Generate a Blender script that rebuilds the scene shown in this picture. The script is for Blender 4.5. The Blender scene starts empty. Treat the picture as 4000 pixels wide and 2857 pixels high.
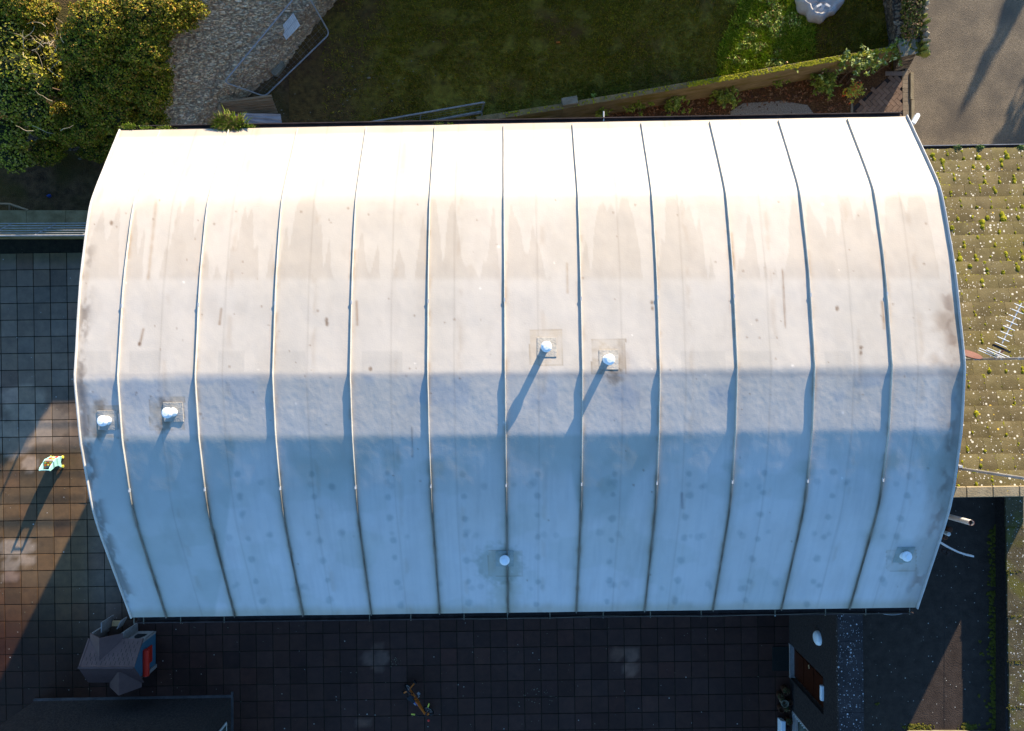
import bpy, math, random
import numpy as np
from mathutils import Vector, noise as mnoise

SC = bpy.context.scene
COL = SC.collection
R = math.radians
random.seed(7); np.random.seed(7)

# ------------------------------------------------------------------ camera
CAMZ = 16.9; FPX = 2750.0
cam_d = bpy.data.cameras.new("camera"); cam = bpy.data.objects.new("camera", cam_d); COL.objects.link(cam)
cam.location = (0, 0, CAMZ); cam.rotation_euler = (0, 0, 0)
cam_d.sensor_width = 36; cam_d.lens = FPX / 4000 * 36; cam_d.clip_end = 2000; cam_d.clip_start = 0.1
SC.camera = cam

# ------------------------------------------------------------------ light
SUN_E = 12.3; SDX, SDY = 0.44, 0.898        # horizontal direction towards the sun
w = bpy.data.worlds.new("World"); SC.world = w; w.use_nodes = True
wn = w.node_tree; wn.nodes.clear()
sky = wn.nodes.new("ShaderNodeTexSky"); sky.sky_type = 'NISHITA'; sky.sun_disc = False
sky.sun_elevation = R(SUN_E); sky.sun_rotation = math.atan2(SDX, SDY)
sky.air_density = 1.0; sky.dust_density = 0.25; sky.ozone_density = 3.8
bg = wn.nodes.new("ShaderNodeBackground"); bg.inputs[1].default_value = 0.15
wo = wn.nodes.new("ShaderNodeOutputWorld")
hsv = wn.nodes.new('ShaderNodeHueSaturation'); hsv.inputs['Saturation'].default_value = 1.065
wn.links.new(sky.outputs[0], hsv.inputs['Color']); wn.links.new(hsv.outputs[0], bg.inputs[0]); wn.links.new(bg.outputs[0], wo.inputs[0])
sd = bpy.data.lights.new("sun", 'SUN'); sd.energy = 5.0; sd.angle = R(0.5); sd.color = (1.0, 0.85, 0.63)
sun = bpy.data.objects.new("sun", sd); COL.objects.link(sun)
ce = math.cos(R(SUN_E)); hl = math.hypot(SDX, SDY)
sv = Vector((SDX / hl * ce, SDY / hl * ce, math.sin(R(SUN_E))))
sun.rotation_euler = sv.to_track_quat('Z', 'Y').to_euler(); sun.location = (30, 60, 30)
SC.view_settings.view_transform = 'Standard'; SC.view_settings.look = 'None'
SC.view_settings.exposure = 1.52; SC.view_settings.gamma = 1.0
SC.view_settings.use_curve_mapping = False

# ------------------------------------------------------------------ helpers
def W(px, py, z=0.0):
    s = (CAMZ - z) / FPX
    return Vector(((px - 2000) * s, (1428.5 - py) * s, z))
GS = CAMZ / FPX
def topx(X, Y): return 2000 + X / GS, 1428.5 - Y / GS
def link(o): COL.objects.link(o); return o
def tag(o, label=None, cat=None, group=None, kind=None):
    if label: o['label'] = label
    if cat: o['category'] = cat
    if group: o['group'] = group
    if kind: o['kind'] = kind
    return o
def empty(name, loc, label, cat, group=None):
    o = bpy.data.objects.new(name, None); link(o); o.location = loc; o.empty_display_size = 0.2
    return tag(o, label, cat, group)
def root_loc(p):
    while p.parent: p = p.parent
    return Vector(p.location)

class MB:
    def __init__(s): s.v = []; s.f = []; s.m = []; s.c = []; s.cur = (1, 1, 1)
    def add(s, vs, fs, mi=0):
        b = len(s.v); s.v += [tuple(p) for p in vs]; s.c += [s.cur] * len(vs)
        s.f += [tuple(i + b for i in f) for f in fs]; s.m += [mi] * len(fs)
    def hexa(s, p, mi=0):   # 8 points, bottom 4 ccw, top 4 ccw
        s.add(p, [(3, 2, 1, 0), (4, 5, 6, 7), (0, 1, 5, 4), (1, 2, 6, 5), (2, 3, 7, 6), (3, 0, 4, 7)], mi)
    def box(s, x0, x1, y0, y1, z0, z1, mi=0):
        s.hexa([(x0, y0, z0), (x1, y0, z0), (x1, y1, z0), (x0, y1, z0), (x0, y0, z1), (x1, y0, z1), (x1, y1, z1), (x0, y1, z1)], mi)
    def obox(s, c, ax, ay, az, mi=0):  # centre and half vectors
        c, ax, ay, az = map(Vector, (c, ax, ay, az))
        s.hexa([c - ax - ay - az, c + ax - ay - az, c + ax + ay - az, c - ax + ay - az,
                c - ax - ay + az, c + ax - ay + az, c + ax + ay + az, c - ax + ay + az], mi)
    def bar(s, p0, p1, wd, ht, mi=0, up=(0, 0, 1)):
        p0, p1, up = Vector(p0), Vector(p1), Vector(up)
        d = p1 - p0; L = d.length; d = d / L
        sd_ = d.cross(up)
        if sd_.length < 1e-4: sd_ = d.cross(Vector((1, 0, 0)))
        sd_.normalize(); u = sd_.cross(d)
        s.obox((p0 + p1) / 2, d * L / 2, sd_ * wd / 2, u * ht / 2, mi)
    def tube(s, p0, p1, r, n=8, r2=None, caps=True, mi=0):
        p0, p1 = Vector(p0), Vector(p1); r2 = r if r2 is None else r2
        d = (p1 - p0).normalized(); a = d.orthogonal().normalized(); b = d.cross(a)
        vs = []
        for p, rr in ((p0, r), (p1, r2)):
            for i in range(n):
                t = 2 * math.pi * i / n; vs.append(p + a * math.cos(t) * rr + b * math.sin(t) * rr)
        fs = [(i, (i + 1) % n, n + (i + 1) % n, n + i) for i in range(n)]
        if caps: fs += [tuple(range(n))[::-1], tuple(range(n, 2 * n))]
        s.add(vs, fs, mi)
    def path(s, pts, r, n=7, mi=0, rend=None):
        k = len(pts) - 1
        for i in range(k):
            ra = r if rend is None else r + (rend - r) * i / k
            rb = r if rend is None else r + (rend - r) * (i + 1) / k
            s.tube(pts[i], pts[i + 1], ra, n, rb, True, mi)
    def lathe(s, c, prof, n=20, axis='z', mi=0, ax=None):
        c = Vector(c); d = Vector(ax).normalized() if ax else Vector((0, 0, 1)); a = d.orthogonal().normalized(); b = d.cross(a)
        vs = []
        for r_, h in prof:
            for i in range(n):
                t = 2 * math.pi * i / n; vs.append(c + d * h + (a * math.cos(t) + b * math.sin(t)) * max(r_, 1e-4))
        fs = []
        for k in range(len(prof) - 1):
            for i in range(n):
                fs.append((k * n + i, k * n + (i + 1) % n, (k + 1) * n + (i + 1) % n, (k + 1) * n + i))
        fs.append(tuple(range((len(prof) - 1) * n, len(prof) * n)))
        s.add(vs, fs, mi)
    def prism(s, poly, z0, z1, mi=0):
        n = len(poly)
        vs = [(p[0], p[1], z0) for p in poly] + [(p[0], p[1], z1) for p in poly]
        s.add(vs, [tuple(range(n))[::-1], tuple(range(n, 2 * n))] + [(i, (i + 1) % n, n + (i + 1) % n, n + i) for i in range(n)], mi)
    def blob(s, c, rx, ry, rz, seg=7, rings=4, jit=0.15, mi=0, rot=0.0):
        vs = []; fs = []
        cr, sr = math.cos(rot), math.sin(rot)
        for k in range(1, rings):
            ph = math.pi * k / rings
            for i in range(seg):
                t = 2 * math.pi * i / seg + k * .3; j = 1 + random.uniform(-jit, jit)
                x = math.sin(ph) * math.cos(t) * rx * j; y = math.sin(ph) * math.sin(t) * ry * j
                vs.append((c[0] + x * cr - y * sr, c[1] + x * sr + y * cr, c[2] + math.cos(ph) * rz * j))
        vs.append((c[0], c[1], c[2] + rz)); vs.append((c[0], c[1], c[2] - rz))
        T = len(vs) - 2; B = T + 1
        for k in range(rings - 2):
            for i in range(seg):
                j = (i + 1) % seg; fs.append((k * seg + i, (k + 1) * seg + i, (k + 1) * seg + j, k * seg + j))
        for i in range(seg):
            j = (i + 1) % seg; fs.append((T, i, j)); o = (rings - 2) * seg; fs.append((B, o + j, o + i))
        s.add(vs, fs, mi)
    def build(s, name, mats, parent=None, smooth=False, origin=None, bevel=0, col=False, angle=None):
        me = bpy.data.meshes.new(name)
        org = root_loc(parent) if parent else (Vector(origin) if origin is not None else Vector((0, 0, 0)))
        me.from_pydata([(a - org.x, b - org.y, c - org.z) for a, b, c in s.v], [], s.f)
        if not isinstance(mats, (list, tuple)): mats = [mats]
        for m in mats: me.materials.append(m)
        if len(mats) > 1: me.polygons.foreach_set('material_index', s.m)
        if col:
            at = me.color_attributes.new('Col', 'FLOAT_COLOR', 'POINT')
            arr = np.ones((len(s.v), 4), dtype=np.float32); arr[:, :3] = np.array(s.c, dtype=np.float32)
            at.data.foreach_set('color', arr.ravel())
        if smooth: me.polygons.foreach_set('use_smooth', [True] * len(me.polygons))
        me.update()
        o = bpy.data.objects.new(name, me); link(o)
        if parent: o.parent = parent
        else: o.location = org
        if bevel:
            b = o.modifiers.new('bevel', 'BEVEL'); b.width = bevel; b.segments = 2; b.limit_method = 'ANGLE'
        return o

def mesh_np(name, verts, faces, mats, col=None, smooth=False, parent=None, origin=None):
    """verts Nx3, faces Mx4 or Mx3 arrays"""
    me = bpy.data.meshes.new(name)
    org = root_loc(parent) if parent else (Vector(origin) if origin is not None else Vector((0, 0, 0)))
    verts = np.asarray(verts, dtype=np.float32) - np.array(org, dtype=np.float32)
    faces = np.asarray(faces, dtype=np.int32); k = faces.shape[1]
    me.vertices.add(len(verts)); me.vertices.foreach_set('co', verts.ravel())
    me.loops.add(faces.size); me.loops.foreach_set('vertex_index', faces.ravel())
    me.polygons.add(len(faces)); me.polygons.foreach_set('loop_start', np.arange(0, faces.size, k, dtype=np.int32))
    me.polygons.foreach_set('loop_total', np.full(len(faces), k, dtype=np.int32))
    me.update(calc_edges=True); me.validate()
    me.polygons.foreach_set('use_smooth', np.full(len(me.polygons), bool(smooth)))
    if col is not None:
        at = me.color_attributes.new('Col', 'FLOAT_COLOR', 'POINT')
        arr = np.ones((len(verts), 4), dtype=np.float32); arr[:, :3] = col; at.data.foreach_set('color', arr.ravel())
    me.materials.append(mats)
    o = bpy.data.objects.new(name, me); link(o)
    if parent: o.parent = parent
    else: o.location = org
    return o

def vnoise(x, y, seed=0):
    rs = np.random.RandomState(seed); T = rs.rand(256, 256)
    xi = np.floor(x).astype(int); yi = np.floor(y).astype(int); fx = x - xi; fy = y - yi
    fx = fx * fx * (3 - 2 * fx); fy = fy * fy * (3 - 2 * fy)
    a = T[xi & 255, yi & 255]; b = T[(xi + 1) & 255, yi & 255]; c = T[xi & 255, (yi + 1) & 255]; d = T[(xi + 1) & 255, (yi + 1) & 255]
    return (a * (1 - fx) + b * fx) * (1 - fy) + (c * (1 - fx) + d * fx) * fy
def fbm(x, y, seed=0, o=4):
    r = 0; a = .5; t = 0
    for k in range(o): r = r + a * vnoise(x * 2 ** k + 17.3 * k, y * 2 ** k + 9.1 * k, seed + k); t += a; a *= .5
    return r / t
def sst(a, b, x):
    t = np.clip((x - a) / (b - a), 0, 1); return t * t * (3 - 2 * t)

# ------------------------------------------------------------------ materials
def mat(name, c1, c2=None, scale=4.0, rough=0.8, bump=0.0, bscale=None, attr=False, spots=None, metal=0.0, detail=6,
        c3=None, s3=0.6, t3=(0.5, 0.6), spec=0.18, bdist=0.02, stretch=None, trans=0.0):
    m = bpy.data.materials.new(name); m.use_nodes = True; nt = m.node_tree; N = nt.nodes; L = nt.links
    p = N['Principled BSDF']; p.inputs['Roughness'].default_value = rough; p.inputs['Metallic'].default_value = metal
    p.inputs['Specular IOR Level'].default_value = spec
    tc = N.new('ShaderNodeTexCoord'); src = tc.outputs['Object']
    if stretch:
        mp = N.new('ShaderNodeMapping'); mp.inputs['Scale'].default_value = stretch; L.new(src, mp.inputs[0]); src = mp.outputs[0]
    no = N.new('ShaderNodeTexNoise'); no.inputs['Scale'].default_value = scale; no.inputs['Detail'].default_value = detail
    no.inputs['Roughness'].default_value = 0.65; L.new(src, no.inputs['Vector'])
    rp = N.new('ShaderNodeValToRGB'); rp.color_ramp.elements[0].position = .32; rp.color_ramp.elements[1].position = .68
    rp.color_ramp.elements[0].color = (*c1, 1); rp.color_ramp.elements[1].color = (*(c2 or c1), 1)
    L.new(no.outputs['Fac'], rp.inputs[0]); colr = rp.outputs[0]
    def mix(a, bcol, fac, mode='MIX'):
        x = N.new('ShaderNodeMix'); x.data_type = 'RGBA'; x.blend_type = mode
        L.new(a, x.inputs[6])
        if isinstance(bcol, tuple): x.inputs[7].default_value = (*bcol, 1)
        else: L.new(bcol, x.inputs[7])
        if isinstance(fac, float): x.inputs[0].default_value = fac
        else: L.new(fac, x.inputs[0])
        return x.outputs[2]
    if c3:
        n3 = N.new('ShaderNodeTexNoise'); n3.inputs['Scale'].default_value = s3; n3.inputs['Detail'].default_value = 5
        L.new(src, n3.inputs['Vector'])
        r3 = N.new('ShaderNodeValToRGB'); r3.color_ramp.elements[0].position = t3[0]; r3.color_ramp.elements[1].position = t3[1]
        L.new(n3.outputs['Fac'], r3.inputs[0]); colr = mix(colr, c3, r3.outputs[0])
    if attr:
        at = N.new('ShaderNodeAttribute'); at.attribute_name = 'Col'; colr = mix(colr, at.outputs['Color'], 1.0, 'MULTIPLY')
    if spots:
        for (sc_, th, sc_col, soft) in spots:
            vo = N.new('ShaderNodeTexVoronoi'); vo.inputs['Scale'].default_value = sc_; L.new(src, vo.inputs['Vector'])
            n4 = N.new('ShaderNodeTexNoise'); n4.inputs['Scale'].default_value = sc_ * .35; L.new(src, n4.inputs['Vector'])
            ma = N.new('ShaderNodeMath'); ma.operation = 'MULTIPLY'; ma.inputs[1].default_value = th * 2; L.new(n4.outputs['Fac'], ma.inputs[0])
            # random per cell size
            sx = N.new('ShaderNodeSeparateColor'); L.new(vo.outputs['Color'], sx.inputs[0])
            m2 = N.new('ShaderNodeMath'); m2.operation = 'MULTIPLY'; L.new(ma.outputs[0], m2.inputs[0]); L.new(sx.outputs[0], m2.inputs[1])
            lt = N.new('ShaderNodeMath'); lt.operation = 'SUBTRACT'; L.new(m2.outputs[0], lt.inputs[0]); L.new(vo.outputs['Distance'], lt.inputs[1])
            gr = N.new('ShaderNodeMath'); gr.operation = 'MULTIPLY_ADD'; gr.use_clamp = True; gr.inputs[1].default_value = soft; gr.inputs[2].default_value = 0
            L.new(lt.outputs[0], gr.inputs[0]); colr = mix(colr, sc_col, gr.outputs[0])
    L.new(colr, p.inputs['Base Color'])
    if trans: p.inputs['Transmission Weight'].default_value = trans
    if bump:
        nb = N.new('ShaderNodeTexNoise'); nb.inputs['Scale'].default_value = bscale or scale * 4; nb.inputs['Detail'].default_value = 8
        L.new(src, nb.inputs['Vector'])
        bm = N.new('ShaderNodeBump'); bm.inputs['Strength'].default_value = bump; bm.inputs['Distance'].default_value = bdist
        L.new(nb.outputs['Fac'], bm.inputs['Height']); L.new(bm.outputs[0], p.inputs['Normal'])
    return m

M = {}
M['roof'] = mat('roof_membrane', (.94, .94, .94), (1, 1, 1), 3.0, 0.55, 0.22, 45, attr=True, bdist=0.006)
M['rib'] = mat('roof_rib', (.42, .39, .35), (.55, .52, .48), 5, 0.6, .1, attr=True)
M['flash'] = mat('flashing', (.30, .27, .23), (.42, .39, .35), 9, 0.6, .4, 30)
M['flashb'] = mat('flashing_wet', (.22, .26, .24), (.30, .34, .34), 9, 0.6, .4, 30)  # darker, cooler flashing tone for the two southern vents
M['trim'] = mat('roof_trim', (.35, .36, .38), (.48, .48, .48), 6, 0.5, .1)
M['gutter'] = mat('gutter_dark', (.03, .022, .02), (.07, .05, .045), 5, 0.6, .1)
M['white'] = mat('white_paint', (.50, .48, .45), (.62, .60, .57), 8, 0.45)
M['whitep'] = mat('white_plastic', (.68, .72, .76), (.8, .82, .84), 5, 0.4)
M['render'] = mat('wall_render', (.22, .20, .18), (.32, .30, .27), 3, 0.9, .4, 40)
M['pebble'] = mat('dark_pebbledash', (.022, .016, .015), (.055, .042, .038), 22, 0.9, 1.0, 60, bdist=.03)
M['soil'] = mat('soil', (.040, .021, .010), (.16, .092, .042), 5, 0.95, .9, 30, c3=(.07, .05, .010), s3=.8, t3=(.45, .65), bdist=.05)
M['lawn'] = mat('lawn_ground', (.07, .048, .006), (.22, .165, .018), 7, 0.95, .9, 30, attr=True, c3=(.10, .045, .012), s3=.7, t3=(.5, .7), bdist=.05)
M['blade'] = mat('grass_blades', (1, 1, 1), None, 2, 0.7, attr=True, spec=.1)
M['leaf'] = mat('leaves', (1, 1, 1), None, 2, 0.6, attr=True, spec=.15)
M['core'] = mat('foliage_core', (.008, .012, .004), (.02, .026, .008), 8, 0.95, 1.0, 30)
M['slab'] = mat('paving_slabs', (.75, .75, .78), (1.12, 1.08, 1.05), 4.5, 0.6, .5, 60, attr=True, spec=.15, bdist=.006,
                spots=[(5.5, .10, (.42, .38, .33), 30)])
M['joint'] = mat('paving_joints', (.012, .010, .007), (.03, .026, .014), 8, 0.95, .5)
M['tarmac'] = mat('lane_tarmac', (.125, .096, .062), (.225, .175, .122), 30, 0.9, .8, 60, c3=(.10, .08, .06), s3=1.1, t3=(.4, .65), bdist=.03,
                  spots=[(7, .06, (.09, .07, .06), 14)])
M['yard'] = mat('yard_concrete', (.030, .021, .016), (.056, .040, .031), 4, 0.9, .6, 40, spots=[(9, .13, (.4, .4, .36), 40), (26, .13, (.03, .025, .02), 20)])
M['tile'] = mat('roof_tiles', (.085, .066, .026), (.15, .12, .055), 3.2, 0.9, .6, 45, attr=True, c3=(.13, .105, .03), s3=1.2, t3=(.52, .72),
                spots=[(12, .27, (.50, .46, .38), 30), (24, .25, (.40, .36, .30), 40), (5, .13, (.55, .36, .05), 30), (17, .13, (.05, .035, .02), 30)], bdist=.01)
M['cap'] = mat('ridge_cap', (.20, .155, .09), (.30, .24, .15), 5, 0.9, .4, 40, spots=[(6, .12, (.6, .38, .05), 30)])
M['moss'] = mat('moss', (.14, .15, .006), (.34, .30, .012), 12, 0.95, 1.0, 60, bdist=.02)
M['mossd'] = mat('moss_dark', (.05, .05, .006), (.13, .12, .015), 12, 0.95, 1.0, 60, bdist=.02)
M['blockwall'] = mat('block_wall', (.12, .088, .04), (.22, .165, .085), 4, 0.95, .6, 50, c3=(.11, .085, .015), s3=1.2, t3=(.5, .7), stretch=(1, 1, 4))
M['conc'] = mat('concrete', (.13, .11, .07), (.23, .20, .15), 4, 0.9, .4, 40, spots=[(9, .14, (.6, .6, .55), 30)])
M['coping'] = mat('lichen_coping', (.055, .042, .022), (.11, .088, .045), 3, 0.9, .5, 40, c3=(.10, .09, .02), s3=2, t3=(.5, .65),
                  spots=[(14, .28, (.5, .48, .44), 30), (24, .26, (.4, .38, .34), 40)])
M['copingd'] = mat('lichen_coping_dark', (.022, .018, .018), (.05, .04, .04), 3, 0.9, .5, 40, spots=[(16, .26, (.45, .42, .42), 30), (30, .28, (.25, .23, .23), 40)])
M['rubble'] = mat('rubble_stone', (.10, .08, .06), (.34, .29, .23), 2.2, 0.95, 1.0, 14, c3=(.07, .05, .035), s3=5, t3=(.55, .62), stretch=(1, 1, 1), bdist=.08)
def stone_mat(name, rot, sc, cols, dark):
    m = bpy.data.materials.new(name); m.use_nodes = True; nt = m.node_tree; N = nt.nodes; L = nt.links; p = N['Principled BSDF']; p.inputs['Roughness'].default_value = .95
    tc = N.new('ShaderNodeTexCoord'); mp = N.new('ShaderNodeMapping'); mp.inputs['Rotation'].default_value = (0, 0, rot); mp.inputs['Scale'].default_value = sc; L.new(tc.outputs['Object'], mp.inputs[0])
    nw = N.new('ShaderNodeTexNoise'); nw.inputs['Scale'].default_value = 1.6; nw.inputs['Detail'].default_value = 4; L.new(mp.outputs[0], nw.inputs['Vector'])
    ad = N.new('ShaderNodeVectorMath'); ad.operation = 'MULTIPLY_ADD'; ad.inputs[1].default_value = (1.6, 1.6, 1.6); L.new(nw.outputs['Color'], ad.inputs[0]); L.new(mp.outputs[0], ad.inputs[2])
    vo = N.new('ShaderNodeTexVoronoi'); vo.inputs['Scale'].default_value = 1.0; L.new(ad.outputs[0], vo.inputs['Vector'])
    ve = N.new('ShaderNodeTexVoronoi'); ve.feature = 'DISTANCE_TO_EDGE'; ve.inputs['Scale'].default_value = 1.0; L.new(ad.outputs[0], ve.inputs['Vector'])
    sc_ = N.new('ShaderNodeSeparateColor'); L.new(vo.outputs['Color'], sc_.inputs[0])
    rp = N.new('ShaderNodeValToRGB'); els = rp.color_ramp.elements; els[0].color = (*cols[0], 1); els[1].color = (*cols[-1], 1)
    for i, c in enumerate(cols[1:-1]): e = els.new((i + 1) / (len(cols) - 1)); e.color = (*c, 1)
    L.new(sc_.outputs[0], rp.inputs[0])
    nf = N.new('ShaderNodeTexNoise'); nf.inputs['Scale'].default_value = 14; nf.inputs['Detail'].default_value = 8; L.new(tc.outputs['Object'], nf.inputs['Vector'])
    mx = N.new('ShaderNodeMix'); mx.data_type = 'RGBA'; mx.blend_type = 'OVERLAY'; mx.inputs[0].default_value = .8; L.new(rp.outputs[0], mx.inputs[6]); L.new(nf.outputs['Fac'], mx.inputs[7])
    r2 = N.new('ShaderNodeValToRGB'); r2.color_ramp.elements[0].position = .02; r2.color_ramp.elements[1].position = .12; L.new(ve.outputs['Distance'], r2.inputs[0])
    m2 = N.new('ShaderNodeMix'); m2.data_type = 'RGBA'; m2.inputs[6].default_value = (*dark, 1); L.new(r2.outputs[0], m2.inputs[0]); L.new(mx.outputs[2], m2.inputs[7]); L.new(m2.outputs[2], p.inputs['Base Color'])
    mh = N.new('ShaderNodeMath'); mh.operation = 'MULTIPLY_ADD'; mh.inputs[1].default_value = .5; L.new(nf.outputs['Fac'], mh.inputs[0]); L.new(r2.outputs[0], mh.inputs[2])
    bm = N.new('ShaderNodeBump'); bm.inputs['Strength'].default_value = 1.0; bm.inputs['Distance'].default_value = .05; L.new(mh.outputs[0], bm.inputs['Height']); L.new(bm.outputs[0], p.inputs['Normal'])
    return m
M['ruin'] = stone_mat('ruin_stone', R(-49), (4.0, 26.0, 20.0), [(.56, .37, .21), (.60, .41, .24), (.66, .46, .28), (.62, .43, .26), (.72, .53, .35)], (.44, .29, .17))
M['rubble'] = stone_mat('rubble_stone', R(80), (3.5, 6.5, 7.0), [(.08, .055, .035), (.15, .11, .07), (.24, .185, .12), (.18, .14, .09)], (.03, .02, .012))
M['rock'] = mat('rock', (.16, .14, .10), (.34, .30, .23), 5, 0.95, .8, 20, c3=(.17, .18, .03), s3=3, t3=(.5, .6))
M['galv'] = mat('galvanised_steel', (.20, .19, .19), (.33, .32, .31), 10, 0.45, metal=.25)
M['wood'] = mat('weathered_wood', (.17, .105, .055), (.30, .20, .115), 3, 0.85, .5, 12, stretch=(1, 8, 8))
M['sheetm'] = mat('grey_sheet', (.18, .16, .16), (.34, .31, .31), 3, 0.6, .2, stretch=(1, 5, 1))
M['bluepl'] = mat('blue_plastic', (.02, .05, .22), (.03, .08, .3), 6, 0.4)
M['bag'] = mat('woven_bag', (.34, .32, .30), (.46, .43, .41), 6, 0.7, .5, 18)
M['black'] = mat('black_rubber', (.012, .012, .014), (.025, .025, .028), 6, 0.6)
M['dark'] = mat('dark_stain', (.02, .015, .012), (.04, .03, .025), 6, 0.7)
M['greensign'] = mat('green_sign', (.008, .05, .022), (.01, .06, .028), 6, 0.4)
M['orange'] = mat('orange_paint', (.50, .12, .01), (.6, .15, .015), 6, 0.35)
M['blue'] = mat('blue_paint', (.03, .08, .45), (.05, .12, .55), 6, 0.35)
M['yellow'] = mat('yellow_plastic', (.55, .50, .06), (.65, .6, .1), 6, 0.4)
M['red'] = mat('red_plastic', (.55, .02, .012), (.62, .03, .015), 6, 0.4)
M['teal'] = mat('teal_plastic', (.30, .62, .60), (.36, .70, .68), 6, 0.4)
M['bluewall'] = mat('playhouse_blue', (.05, .13, .19), (.06, .15, .22), 4, 0.45)
M['phroof'] = mat('playhouse_roof', (.12, .067, .058), (.155, .088, .076), 4, 0.6)
M['phwhite'] = mat('playhouse_white', (.27, .23, .21), (.36, .32, .30), 14, 0.5)
M['door'] = mat('brown_door', (.032, .007, .002), (.05, .011, .004), 5, 0.45)
M['glass'] = mat('window_glass', (.03, .05, .05), (.10, .12, .10), 2, 0.1, spec=.8)
M['mat'] = mat('door_mat', (.012, .012, .010), (.02, .02, .018), 40, 0.95, .6)
M['mulch'] = mat('bark_mulch', (.035, .018, .007), (.14, .07, .028), 28, 0.95, 1.0, 40, bdist=.04)
M['gravel'] = mat('gravel', (.11, .095, .07), (.30, .27, .22), 45, 0.95, 1.0, 60, bdist=.03)
M['coreX'] = M['core']
M['brickp'] = mat('block_paving', (.85, .85, .85), (1.1, 1.05, 1), 12, 0.85, .3, 40, attr=True)
M['bark'] = mat('bark', (.06, .04, .025), (.13, .09, .06), 8, 0.9, .6)
M['twig'] = mat('pale_twigs', (.30, .23, .14), (.45, .36, .24), 8, 0.8)
M['cut'] = mat('cut_wood', (.55, .33, .15), (.65, .42, .22), 8, 0.8)
M['terra'] = mat('dark_pots', (.06, .025, .015), (.10, .04, .02), 8, 0.8)
M['slate'] = mat('slate_roof', (.04, .035, .035), (.08, .07, .07), 4, 0.7, .3)
M['brown'] = mat('brown_bracket', (.09, .04, .035), (.13, .06, .05), 6, 0.6)

# ------------------------------------------------------------------ the hall
QNW = Vector((-6.77, 4.05)); QSW = Vector((-6.57, -4.34)); QNE = Vector((6.81, 4.29)); QSE = Vector((6.99, -4.17))
NOD = [(4.17, 4.77), (2.70, 5.68), (1.40, 5.99), (-0.105, 6.18), (-1.065, 6.074), (-2.26, 5.79), (-4.255, 4.77)]
VV = np.linspace(0, 1, 421)
zz = np.interp(-(4.17 - VV * 8.425), [-n[0] for n in NOD], [n[1] for n in NOD])
def smooth1(a, k):
    pad = np.concatenate([2 * a[0] - a[k:0:-1], a, 2 * a[-1] - a[-2:-k - 2:-1]])
    ker = np.hanning(2 * k + 3)[1:-1]; ker /= ker.sum(); return np.convolve(pad, ker, 'valid')[:len(a)]
zs = smooth1(zz, 4)
zl = smooth1(zz, 30)
wt = np.interp(VV, [0, .12, .15, .20, .24, .42, .47, .66, .74, 1], [1, 1, .6, .6, 1, 1, 0, 0, 1, 1])
zl = smooth1(zl, 14)
PROF = zs * (1 - wt) + zl * wt
def rz(v): return float(np.interp(v, VV, PROF))
def RP(u, v, h=0.0):
    a = QNW.lerp(QSW, v); b = QNE.lerp(QSE, v); p = a.lerp(b, u)
    if h:
        dv = .01; dz = (rz(min(1, v + dv)) - rz(max(0, v - dv))) / ((min(1, v + dv) - max(0, v - dv)) * 8.4)
        n = Vector((0, dz, 1)).normalized()
        return Vector((p.x, p.y, rz(v))) + n * h
    return Vector((p.x, p.y, rz(v)))
def roof_uv(px, py, h=0.0):
    u, v = .5, .5
    for _ in range(30):
        p = RP(u, v, h); q = W(px, py, p.z)
        u += (q.x - p.x) / 13.57; v -= (q.y - p.y) / 8.42
        v = min(max(v, 0), 1)
    return u, v
def seam_u(i, v):
    ut = (356 + 152.3 * (i - 1) - 262) / (2015 - 262); ub = (370 + 151.6 * (i - 1) - 290) / (2038 - 290)
    return ut + (ub - ut) * v

hall = empty('hall', (0, 0, 0), 'long hall with a curved pale grey membrane roof crossed by raised ribs, filling the middle', 'building')
NU, NV = 681, 421
U, V = np.meshgrid(np.linspace(0, 1, NU), VV)
ax_ = QNW.x + (QSW.x - QNW.x) * V; bx_ = QNE.x + (QSE.x - QNE.x) * V
ay_ = QNW.y + (QSW.y - QNW.y) * V; by_ = QNE.y + (QSE.y - QNE.y) * V
X = ax_ + (bx_ - ax_) * U; Y = ay_ + (by_ - ay_) * U
Z = np.repeat(PROF[:, None], NU, 1)
Z = Z + (fbm(X * 1.6, Y * 1.2, 3) - .5) * .012 + (fbm(X * 7, Y * 5, 5, 3) - .5) * .0030
Yc = Y - (X * .0155)
rough = np.exp(-((Yc + .62) / .62) ** 2)
Z = Z + rough * ((fbm(X * 24, Y * 15, 8, 3) - .5) * .0040 + (np.random.rand(*X.shape) - .5) * .0008)
PX = 2000 + X * FPX / (CAMZ - Z); PY = 1428.5 - Y * FPX / (CAMZ - Z)   # used only to read off where stains and painted tones sit on the sheet
gk = sst(1350, 2350, PY + 420 * (fbm(X * .5, Y * .5, 15) - .5))[..., None]   # sunlit warmth north and blue shade south, blended into the sheet colour
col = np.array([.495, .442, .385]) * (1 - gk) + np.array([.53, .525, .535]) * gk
def mul(mask, c):
    global col
    c = np.array(c if isinstance(c, (tuple, list)) else (c, c, c)); col = col * (1 - mask[..., None] * (1 - c))
n1 = fbm(X * .9, Y * .5, 11); n2 = fbm(X * 5, Y * 2.2, 21); n3 = fbm(X * 14, Y * 14, 31)
mul(sst(.35, .75, n1), (.93, .93, .92)); mul(sst(.45, .8, n2), (.95, .945, .94))
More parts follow.
